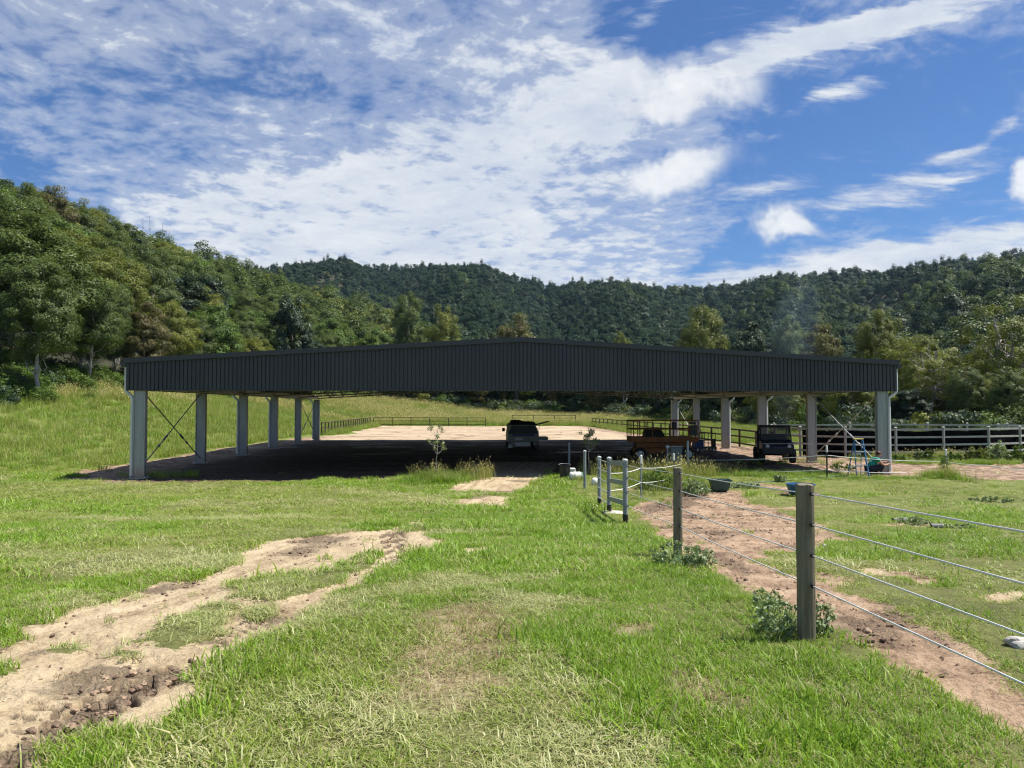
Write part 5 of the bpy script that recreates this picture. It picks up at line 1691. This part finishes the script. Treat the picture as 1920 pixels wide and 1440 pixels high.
tag(o, 'dark tarpaulin covered load sitting on the orange lift platform', 'tarpaulin')

b0 = at(1316, 38)
bl = thing('platform_lift', 'small blue wheeled platform with dark hand rails just right of the orange lift', 'lift', b0, -YAW)
mb = MB(); mb.box((-.22, 0, .42), (.45, .7, .45)); mb.build('drive_unit', M['blue'], bl, Z0, .02)
mb = MB(); mb.box((.15, 0, .24), (1.0, .72, .08)); mb.build('base', M['darkgrey'], bl, Z0)
mb = MB()
for s_ in (-.34, .34):
    for x_ in (-.05, .22, .58): mb.tube([(x_, s_, .28), (x_, s_, .98)], .018, 8)
    for z_ in (.98, .62): mb.tube([(-.35, s_, z_), (.62, s_, z_)], .018, 8)
mb.tube([(-.42, -.34, .6), (-.40, -.34, 1.1), (-.34, -.34, 1.2), (-.2, -.34, 1.2), (-.14, -.34, 1.1), (-.12, -.34, .62)], .018, 8)
mb.build('hand_rail', M['darkgrey'], bl, Z0)
mb = MB(); mb.box((.55, -.1, .48), (.18, .3, .4)); mb.build('control_box', M['black'], bl, Z0, .02)
for x_ in (-.3, .52):
    for s_ in (-.3, .3): wheel(bl, Z0, (x_, s_, .13), .13, .09, 'y', 'white')

# ------------------------------------------------------------------ farm buggy
v0 = at(1450, 31.3)
bug = thing('farm_buggy', 'dark navy farm buggy with windscreen parked at the right edge of the shade', 'buggy', v0, R(-14))
# local: front towards -y
mb = MB(); mb.prism([(-1.25, .38), (-1.22, .72), (-.95, .86), (-.35, .92), (-.3, .5), (.35, .46), (.4, .8), (1.2, .8), (1.2, .42), (.9, .36), (-.9, .30)], -.62, .62, 'yz'); mb.build('body', M['navy'], bug, Z0, .04)
mb = MB(); mb.box((0, -1.29, .52), (1.2, .08, .26)); mb.box((0, -1.26, .80), (.9, .05, .06)); mb.build('bumper', M['black'], bug, Z0, .02)
mb = MB()
for s_ in (-1, 1):
    mb.tube([(s_ * .60, -.62, .88), (s_ * .58, -.32, 1.46), (s_ * .58, .42, 1.46), (s_ * .60, .5, .7)], .028, 8)
    mb.tube([(s_ * .59, -.02, 1.45), (s_ * .60, .0, .5)], .022, 8)
for y_, z_ in ((-.32, 1.46), (.42, 1.46), (-.6, .92)): mb.tube([(-.59, y_, z_), (.59, y_, z_)], .026, 8)
mb.build('roll_cage', M['black'], bug, Z0)
mb = MB(); mb.box((0, .05, 1.50), (1.28, .95, .05)); mb.build('roof', M['black'], bug, Z0, .02)
mb = MB(); mb.bar((0, -.60, .94), (0, -.34, 1.44), 1.12, .008, up=(0, 1, 0)); mb.build('windscreen', M['glass'], bug, Z0)
mb = MB(); mb.box((0, .22, .62), (1.1, .45, .16)); mb.box((0, .46, .88), (1.1, .10, .5)); mb.build('seat', M['black'], bug, Z0, .04)
mb = MB(); mb.tube([(.18 * math.cos(2 * PI * j_ / 14) - .3, -.28 + .06 * math.sin(2 * PI * j_ / 14), .98 + .17 * math.sin(2 * PI * j_ / 14)) for j_ in range(15)], .014, 6); mb.tube([(-.3, -.28, .98), (-.3, -.5, .86)], .02, 6); mb.build('steering_wheel', M['black'], bug, Z0)
mb = MB(); mb.box((0, .88, .84), (1.2, .8, .03)); mb.box((0, 1.27, .98), (1.2, .03, .28)); mb.box((-.6, .88, .98), (.03, .8, .28)); mb.box((.6, .88, .98), (.03, .8, .28)); mb.build('cargo_bed', M['black'], bug, Z0)
mb = MB(); mb.tube([(-.62, -1.36, .80), (1.28, -1.30, .82)], .022, 8); mb.build('cross_bar', M['alu'], bug, Z0)
for s_ in (-1, 1):
    mb = MB(); mb.lathe([(.001, -.05), (.07, -.04), (.075, 0), (.001, .02)], (s_ * .42, -1.26, .70), 12, 'y'); mb.build('headlight', M['white'], bug, Z0)
    for y_ in (-.88, .85): wheel(bug, Z0, (s_ * .60, y_, .29), .29, .22, 'x', 'darkgrey')

# ------------------------------------------------------------------ ladder and person at the corner column
l0 = at(1608.5, 24.6); hL = zat(823, 24.9) - l0.z
lad = thing('step_ladder', 'blue step ladder with pale treads standing open beside the right corner column', 'ladder', l0, -YAW)
for s_ in (-1, 1):
    mb = MB(); mb.bar((s_ * .21, -.28, 0), (s_ * .13, 0, hL), .028, .05); mb.build('side_rail', M['bluefib'], lad, Z0)
    mb = MB(); mb.bar((s_ * .22, .34, 0), (s_ * .12, .03, hL - .03), .022, .03); mb.build('rear_leg', M['bluefib'], lad, Z0)
for j_ in range(5):
    t = (j_ + .8) / 5.6; mb = MB(); mb.box((0, -.28 + .28 * t, hL * t), (.42 - .16 * t, .085, .025)); mb.build('tread', M['alu'], lad, Z0)
for t in (.25, .6):
    mb = MB(); mb.box((0, .34 - .31 * t, hL * t), (.43 - .2 * t, .02, .03)); mb.build('rear_brace', M['alu'], lad, Z0)
mb = MB(); mb.box((0, .01, hL + .015), (.30, .14, .045)); mb.build('top_cap', simple('yellow_plastic', (.55, .42, .12), .5), lad, Z0, .01)


def skin_body(name, mat, verts, edges, parent, sub=2):
    me = bpy.data.meshes.new(name); me.from_pydata([v[:3] for v in verts], edges, [])
    o = bpy.data.objects.new(name, me); COL.objects.link(o)
    if parent: o.parent = parent
    md = o.modifiers.new('skin', 'SKIN'); md.use_smooth_shade = True
    for i_, v in enumerate(me.skin_vertices[0].data if me.skin_vertices else []):
        pass
    if not me.skin_vertices:
        bm = bmesh.new(); bm.from_mesh(me); ly = bm.verts.layers.skin.verify(); bm.to_mesh(me); bm.free()
    for i_, sv in enumerate(me.skin_vertices[0].data):
        r_ = verts[i_][3]; sv.radius = (r_, verts[i_][4] if len(verts[i_]) > 4 else r_); sv.use_root = (i_ == 0)
    ss_ = o.modifiers.new('sub', 'SUBSURF'); ss_.levels = sub; ss_.render_levels = sub
    me.materials.append(mat)
    return o
h0 = at(1636, 25.3)
per = thing('person', 'person in green shirt and dark trousers crouching against the right corner column', 'person', h0, -YAW)
body = [(-.10, 0, .20, .135), (-.04, 0, .33, .13), (.03, 0, .45, .125), (.09, 0, .53, .085), (.13, 0, .58, .05), (.19, 0, .655, .085), (.20, 0, .69, .08),
        (.08, -.18, .50, .055), (.22, -.22, .33, .042), (.40, -.14, .34, .033), (.46, -.13, .36, .026),
        (.08, .18, .50, .055), (.22, .22, .34, .042), (.42, .12, .40, .033), (.48, .11, .42, .026),
        (-.08, -.11, .17, .10), (.28, -.16, .34, .078), (.10, -.15, .09, .055), (.08, -.15, .045, .045), (.24, -.16, .035, .035),
        (-.08, .11, .17, .10), (.30, .15, .30, .078), (.14, .14, .09, .055), (.12, .14, .045, .045), (.28, .15, .035, .035)]
ed = [(0, 1), (1, 2), (2, 3), (3, 4), (4, 5), (5, 6), (3, 7), (7, 8), (8, 9), (9, 10), (3, 11), (11, 12), (12, 13), (13, 14), (0, 15), (15, 16), (16, 17), (17, 18), (18, 19), (0, 20), (20, 21), (21, 22), (22, 23), (23, 24)]
skin_body('body', M['skin'], body, ed, per)
gro = lambda ids, g_: [tuple([*body[i_][:3], body[i_][3] + g_]) for i_ in ids]
def sub_ed(ids): 
    mp_ = {v: i_ for i_, v in enumerate(ids)}; return [(mp_[a_], mp_[b_]) for a_, b_ in ed if a_ in mp_ and b_ in mp_]
ids = [0, 1, 2, 3, 7, 11]; sv_ = gro(ids, .018)
sv_ += [(.13, -.195, .43, .062), (.13, .195, .43, .062)]
skin_body('shirt', M['shirt'], sv_, sub_ed(ids) + [(4, 6), (5, 7)], per)
ids = [0, 15, 16, 17, 20, 21, 22]; skin_body('trousers', M['trousers'], gro(ids, .022), sub_ed(ids), per)
for i_ in (18, 23):
    a_ = body[i_]; b_ = body[i_ + 1]
    skin_body('boot', M['black'], [(a_[0], a_[1], a_[2] + .01, .052), (b_[0], b_[1], b_[2] + .012, .045)], [(0, 1)], per)
mb = MB(); mb.lathe([(.001, .10), (.05, .09), (.085, .05), (.096, 0), (.09, -.03), (.001, -.03)], (.175, 0, .70), 14); mb.build('hair', M['hair'], per, Z0)
mb = MB(); mb.lathe([(.001, .03), (.012, .02), (.016, 0), (.001, -.012)], (.275, 0, .655), 8); mb.build('nose', M['skin'], per, Z0)
for s_ in (-1, 1):
    mb = MB(); mb.lathe([(.001, -.008), (.012, -.004), (.012, .004), (.001, .008)], (.262, s_ * .032, .68), 8, 'x'); mb.build('eye', M['darkgrey'], per, Z0)
    mb = MB(); mb.lathe([(.001, -.01), (.022, -.004), (.024, .006), (.001, .012)], (.185, s_ * .088, .665), 8, 'y'); mb.build('ear', M['skin'], per, Z0)
    hx, hy, hz_ = (.46, -.13, .36) if s_ < 0 else (.48, .11, .42)
    for f_ in range(4):
        mb = MB(); y_ = hy + (f_ - 1.5) * .019; l_ = (.075, .085, .08, .062)[f_]
        mb.tube([(hx, y_, hz_ + .01), (hx + l_ * .5, y_, hz_ + .022), (hx + l_ * .8, y_, hz_ + .0), (hx + l_ * .85, y_, hz_ - .025)], [.010, .009, .008, .006], 6); mb.build('finger', M['skin'], per, Z0)
    mb = MB(); mb.tube([(hx - .015, hy - s_ * -.03, hz_), (hx + .02, hy + s_ * .05, hz_ - .01), (hx + .045, hy + s_ * .045, hz_ - .02)], [.012, .010, .007], 6); mb.build('thumb', M['skin'], per, Z0)

# ------------------------------------------------------------------ small things
p = at(1266.5, 27.6)
ub = thing('utility_box', 'grey green metal utility box standing in tall grass in front of the orange lift', 'utility box', p, -YAW)
zt = zat(835, 27.6) - p.z
mb = MB(); mb.box((0, 0, zt / 2 - .05), (.42, .30, zt - .02)); mb.build('cabinet', M['boxgrey'], ub, Z0, .01)
mb = MB(); mb.box((0, -.01, zt - .035), (.48, .38, .035)); mb.build('lid', M['galv'], ub, Z0, .006)
mb = MB(); mb.box((.0, -.157, zt / 2), (.36, .012, zt * .7)); dr = mb.build('door', M['boxgrey'], ub, Z0, .004)
mb = MB(); mb.box((.14, -.168, zt / 2), (.02, .016, .08)); mb.build('handle', M['galv'], dr, Z0)
p = at(1251, 26.9); t = thing('meter_post', 'short post with a round pale meter head left of the utility box', 'meter', p, -YAW)
mb = MB(); mb.tube([(0, 0, -.1), (0, 0, .78)], .035, 10); mb.build('stem', M['greypaint'], t, Z0)
mb = MB(); mb.lathe([(.001, -.05), (.06, -.05), (.075, -.02), (.075, .03), (.001, .05)], (0, 0, .86), 14, 'y'); mb.build('meter_head', M['galv'], t, Z0)

p = at(1058.5, 24.2); t = thing('black_bin', 'black plastic bin standing in the grass at the end of the sandy track', 'bin', p)
mb = MB(); mb.lathe([(.001, .0), (.155, .0), (.165, .06), (.185, .42), (.20, .425), (.20, .445), (.175, .445), (.15, .05), (.001, .04)], Z0, 24); mb.build('tub', M['black'], t, Z0)
mb = MB(); mb.tube([(.19 * math.cos(a_), .19 * math.sin(a_) - .02, .44 + .03 * math.sin(a_)) for a_ in np.linspace(0, PI, 12)], .008, 6); mb.build('handle', M['galv'], t, Z0)
p = at(1079, 23.8); t = thing('white_drum', 'white plastic drum lying on its side against the black bin', 'drum', p, R(8))
mb = MB(); mb.lathe([(.001, -.19), (.10, -.19), (.125, -.16), (.125, -.05), (.132, -.04), (.132, -.02), (.125, -.01), (.125, .15), (.10, .17), (.001, .17)], (0, 0, .125), 22, 'x'); mb.build('body', M['white'], t, Z0)
mb = MB(); mb.lathe([(.001, .0), (.11, .0), (.118, .02), (.10, .045), (.001, .05)], (.172, 0, .125), 22, 'x'); mb.build('lid', simple('pale_green_plastic', (.25, .40, .33), .5), t, Z0)
p = at(1072, 24.5); mb = MB(); mb.box((0, 0, .27), (.22, .2, .06)); mb.box((.02, .02, .13), (.2, .18, .25)); o = mb.build('paper_sack', M['white'], None, Z0, .03); o.location = p
tag(o, 'crumpled white sack standing behind the fallen drum', 'sack')
p = at(1115, 22.6); mb = MB(); mb.lathe([(.001, 0), (.09, .0), (.12, .05), (.11, .15), (.07, .2), (.03, .215), (.001, .21)], Z0, 12); o = mb.build('white_bag', M['white'], None, Z0); o.location = p
tag(o, 'small white bag in the grass behind the first grey gate post', 'bag')

p = at(1348, 21.4); t = thing('water_tub', 'dark green rectangular plastic tub at the top of the bare paddock soil', 'tub', p, R(-6))
def tub(w0, d0, w1, d1, h, th=.02):
    mb = MB()
    def ring(w, d, z): return [(-w / 2, -d / 2, z), (w / 2, -d / 2, z), (w / 2, d / 2, z), (-w / 2, d / 2, z)]
    vs_ = ring(w0, d0, 0) + ring(w1, d1, h) + ring(w1 - 2 * th, d1 - 2 * th, h) + ring(w0 - 2 * th, d0 - 2 * th, th)
    fs_ = [(0, 1, 2, 3), (12, 13, 14, 15)]
    for l_ in range(3):
        for j_ in range(4): a_ = l_ * 4 + j_; b_ = l_ * 4 + (j_ + 1) % 4; fs_.append((a_, b_, b_ + 4, a_ + 4))
    mb.add(vs_, fs_); return mb
tub(.42, .34, .56, .46, .30).build('tub', M['tubgreen'], t, Z0, .01)
mb = MB(); w1, d1 = .60, .50
for s_ in (-1, 1): mb.box((0, s_ * d1 / 2, .296), (w1, .03, .03)); mb.box((s_ * w1 / 2, 0, .296), (.03, d1 - .034, .03))
mb.build('rim', M['tubgreen'], t, Z0)
p = at(1499, 20.4); t = thing('water_tub', 'round blue feed tub on the grass behind the top of the nearest wooden post', 'tub', p)
mb = MB(); mb.lathe([(.001, 0), (.24, .0), (.30, .05), (.37, .29), (.385, .29), (.385, .315), (.36, .315), (.285, .06), (.001, .03)], Z0, 30); mb.build('bowl', M['tubblue'], t, Z0)
mb = MB(); mb.lathe([(.001, .22), (.335, .22)], Z0, 30); mb.build('water', M['glass'], t, Z0)

rq = np.random.default_rng(60)
def rock(px_, py_, s_, lb):
    bm = bmesh.new(); bmesh.ops.create_icosphere(bm, subdivisions=3, radius=1)
    for v in bm.verts:
        n_ = 1 + .22 * (float(vnoise(v.co.x * 1.8 + 5, v.co.y * 1.8 + v.co.z * 1.3, 3)) - .5) * 2
        v.co = Vector((v.co.x * s_[0] * n_, v.co.y * s_[1] * n_, v.co.z * s_[2] * n_))
    me = bpy.data.meshes.new('rock'); bm.to_mesh(me); bm.free(); me.materials.append(M['rock'])
    o = bpy.data.objects.new('rock', me); COL.objects.link(o); p = G(px_, py_); o.location = p + Vector((0, 0, s_[2] * .4)); tag(o, lb, 'rock')
rock(1915, 1212, (.10, .07, .05), 'pale rock lying on the grass at the right edge below the wires')
rock(1546, 1024, (.03, .025, .022), 'small pale stone on the bare paddock soil right of the nearest post')
for px_, py_, l_, a_, lb in ((1688, 978, .34, 12, 'left piece of half buried grey corrugated pipe among weeds in the paddock'), (1757, 990, .20, -8, 'right short end of grey corrugated pipe poking out of the paddock grass')):
    p = G(px_, py_); mb = MB(); n_ = int(l_ / .018); pr_ = []
    for j_ in range(n_): x_ = -l_ / 2 + j_ * .018; pr_ += [(.048, x_), (.048, x_ + .008), (.04, x_ + .010), (.04, x_ + .017)]
    mb.lathe(pr_, (0, 0, .03), 18, 'x'); mb.lathe([(r_ - .006, x_) for r_, x_ in pr_], (0, 0, .03), 18, 'x')
    o = mb.build('corrugated_pipe', M['corr']); o.location = p; o.rotation_euler = (0, 0, R(a_)); tag(o, lb, 'pipe')
mb = MB(); hp = [G(a_, b_) + Vector((0, 0, .02)) for a_, b_ in ((1372, 909), (1400, 907), (1440, 904), (1490, 901), (1530, 897), (1580, 893))]
o = mb.tube(hp, .014, 8).build('garden_hose', M['hose'], None, hp[0]); tag(o, 'pale green hose running across the grass from the dark green tub', 'hose')


# ------------------------------------------------------------------ plants
def weed_bush(px_, py_, w_, d_, h_, n, seed, label, leaf='weed', group=None, la=.030, lb_=.014, cat='weed', stems=16):
    rw = np.random.default_rng(seed); p = G(px_, py_)
    C_ = []; R_ = []
    mb = MB()
    for i_ in range(n):
        a_ = rw.uniform(0, 6.28); q_ = math.sqrt(rw.random())
        c_ = np.array([w_ * q_ * math.cos(a_), d_ * q_ * math.sin(a_), h_ * (.12 + 1.0 * rw.random() ** 1.3) * (1 - .45 * q_ ** 2)])
        C_.append(c_); r_ = rw.uniform(.03, .075) * (h_ / .3) ** .5; R_.append([r_, r_, r_ * .8])
        if i_ < stems * 3:
            limb(mb, (c_[0] * .35, c_[1] * .35, -.02), c_, .004, .002, rw, 3, .05, 4)
    V_, F_, t_ = leaves(np.array(C_), np.array(R_), 15, la * .85, lb_ * .85, rw, droop=.1, shell=.2, nz=.8)
    V_[:, 2] = np.maximum(V_[:, 2], .004)
    t = thing('weed_clump', label, cat, p, 0, group)
    o = bpy.data.objects.new('foliage', np_mesh('foliage', V_, F_, LM[leaf], {'tint': ('FACE', t_)})); COL.objects.link(o); o.parent = t
    mb.build('stems', M['hose'] if leaf != 'sap' else M['bark_dark'], t, Z0, recalc=False)
    return t
weed_bush(1280, 1058, .34, .30, .26, 70, 1, 'low grey green leafy weed round the foot of the second wooden post')
weed_bush(1322, 1062, .14, .12, .12, 18, 2, 'small low weed spreading right of the second wooden post')
weed_bush(1462, 1188, .17, .18, .27, 60, 3, 'leafy weed against the left side of the nearest wooden post', la=.024, lb_=.011)
weed_bush(1532, 1192, .10, .12, .26, 34, 4, 'leafy weed against the right side of the nearest wooden post', la=.024, lb_=.011)
weed_bush(1440, 1135, .12, .10, .16, 16, 5, 'sprawling thin weed left of the nearest wooden post', la=.024, lb_=.011)
weed_bush(1232, 918, .55, .6, .55, 130, 6, 'tall dark green weed bush behind the grey fence section', 'bright', la=.05, lb_=.018)
weed_bush(1300, 925, .45, .4, .35, 110, 7, 'silvery leaved weed bush just right of the second wooden post top', la=.05, lb_=.022)
weed_bush(1395, 915, .5, .25, .16, 50, 8, 'low weeds right of the dark green tub', la=.05, lb_=.022)
weed_bush(1465, 903, .22, .2, .22, 30, 9, 'small weed on the grass left of the blue feed tub', la=.05, lb_=.02)
weed_bush(1715, 982, .30, .16, .12, 45, 10, 'flat weeds growing over the corrugated pipe in the paddock', la=.03, lb_=.014)
weed_bush(1800, 990, .26, .14, .07, 25, 11, 'flat weeds right of the corrugated pipe in the paddock', la=.03, lb_=.014)
weed_bush(1860, 940, .6, .3, .10, 50, 12, 'scattered low broad leaved weeds at the right side of the paddock', la=.04, lb_=.02)
weed_bush(1580, 880, .5, .3, .2, 40, 13, 'low green weed between the ladder and the second right column', 'bright', la=.05, lb_=.02)
weed_bush(1772, 893, .12, .12, .75, 40, 14, 'tall thin weed growing up the right hand picket', 'bright', la=.05, lb_=.014)
for i_, px_ in enumerate((1690, 1735, 1785, 1830, 1872, 1912)):
    weed_bush(px_, 865, .5, .25, (.3, .45, .35, .6, .8, .6)[i_], 60, 20 + i_, 'green weeds growing along the foot of the yard fence', ('bright', 'gum', 'bright', 'olive', 'weed', 'bright')[i_], 'weeds along the yard fence', .08, .035)
def sapling(px_, D, top_y, label, seed, nl):
    p = at(px_, D); H = zat(top_y, D) - p.z; rw = np.random.default_rng(seed)
    t = thing('sapling', label, 'sapling', p)
    mb = MB(); st = limb(mb, (0, 0, -.05), (.03, 0, H * .95), .018, .006, rw, 8, .008, 6)
    C_ = []
    for i_ in range(nl):
        hz_ = H * rw.uniform(.55, 1.0); a_ = rw.uniform(0, 6.28); r_ = rw.uniform(.12, .46) * (1.25 - hz_ / H * .7)
        c_ = Vector((r_ * math.cos(a_), r_ * math.sin(a_), hz_)); C_.append(np.array(c_))
        b0_ = min(st, key=lambda q_: abs(q_.z - (hz_ - .22))); limb(mb, b0_, c_, .006, .002, rw, 3, .04, 4)
    V_, F_, t_ = leaves(np.array(C_), np.full((nl, 3), .09), 22, .045, .014, rw, droop=.3, shell=.2)
    o = bpy.data.objects.new('crown', np_mesh('crown', V_, F_, LM['sap'], {'tint': ('FACE', t_)})); COL.objects.link(o); o.parent = t
    mb.build('trunk', M['bark_pale'], t, Z0, recalc=False)
sapling(818, 23.9, 797, 'thin young sapling growing from the grassy mound in front of the shed', 41, 16)
sapling(1103, 25.5, 799, 'thin young sapling with pale leaves between the lone posts', 42, 26)


# ------------------------------------------------------------------ air
def volume(name, mesh_ob, col, dens, aniso=.2):
    m = bpy.data.materials.new(name); m.use_nodes = True; nt = m.node_tree
    nt.nodes.remove(nt.nodes['Principled BSDF']); v = nt.nodes.new('ShaderNodeVolumePrincipled')
    v.inputs['Color'].default_value = (*col, 1); v.inputs['Density'].default_value = dens; v.inputs['Anisotropy'].default_value = aniso
    nt.links.new(v.outputs[0], nt.nodes['Material Output'].inputs['Volume'])
    mesh_ob.data.materials.clear(); mesh_ob.data.materials.append(m)
mb = MB(); mb.box((0, 0, 0), (2 * 1250, 2 * 1250, 300)); hz_ob = mb.build('haze', M['white']); 
zmin = float(Z.min()) - 1
hz_ob.location = (0, 0, zmin + 150)
tag(hz_ob, 'thin blue haze filling the valley air', None, None, 'stuff')
volume('haze_air', hz_ob, (.50, .74, 1.0), .00006)

sm = MB(); pl = [(0, 0, .4), (.3, .2, 3), (1.0, .3, 6), (1.2, .5, 9), (1.9, .6, 11), (2.6, .8, 12.5)]
sm.tube(pl, [.5, 1.0, 1.6, 1.9, 1.5, .5], 20)
smo = sm.build('smoke', M['white']); smo.location = at(1468, 57)
tag(smo, 'faint blue smoke drifting up behind the right part of the shed', None, None, 'stuff')
volume('smoke_air', smo, (.55, .74, 1.0), .014)
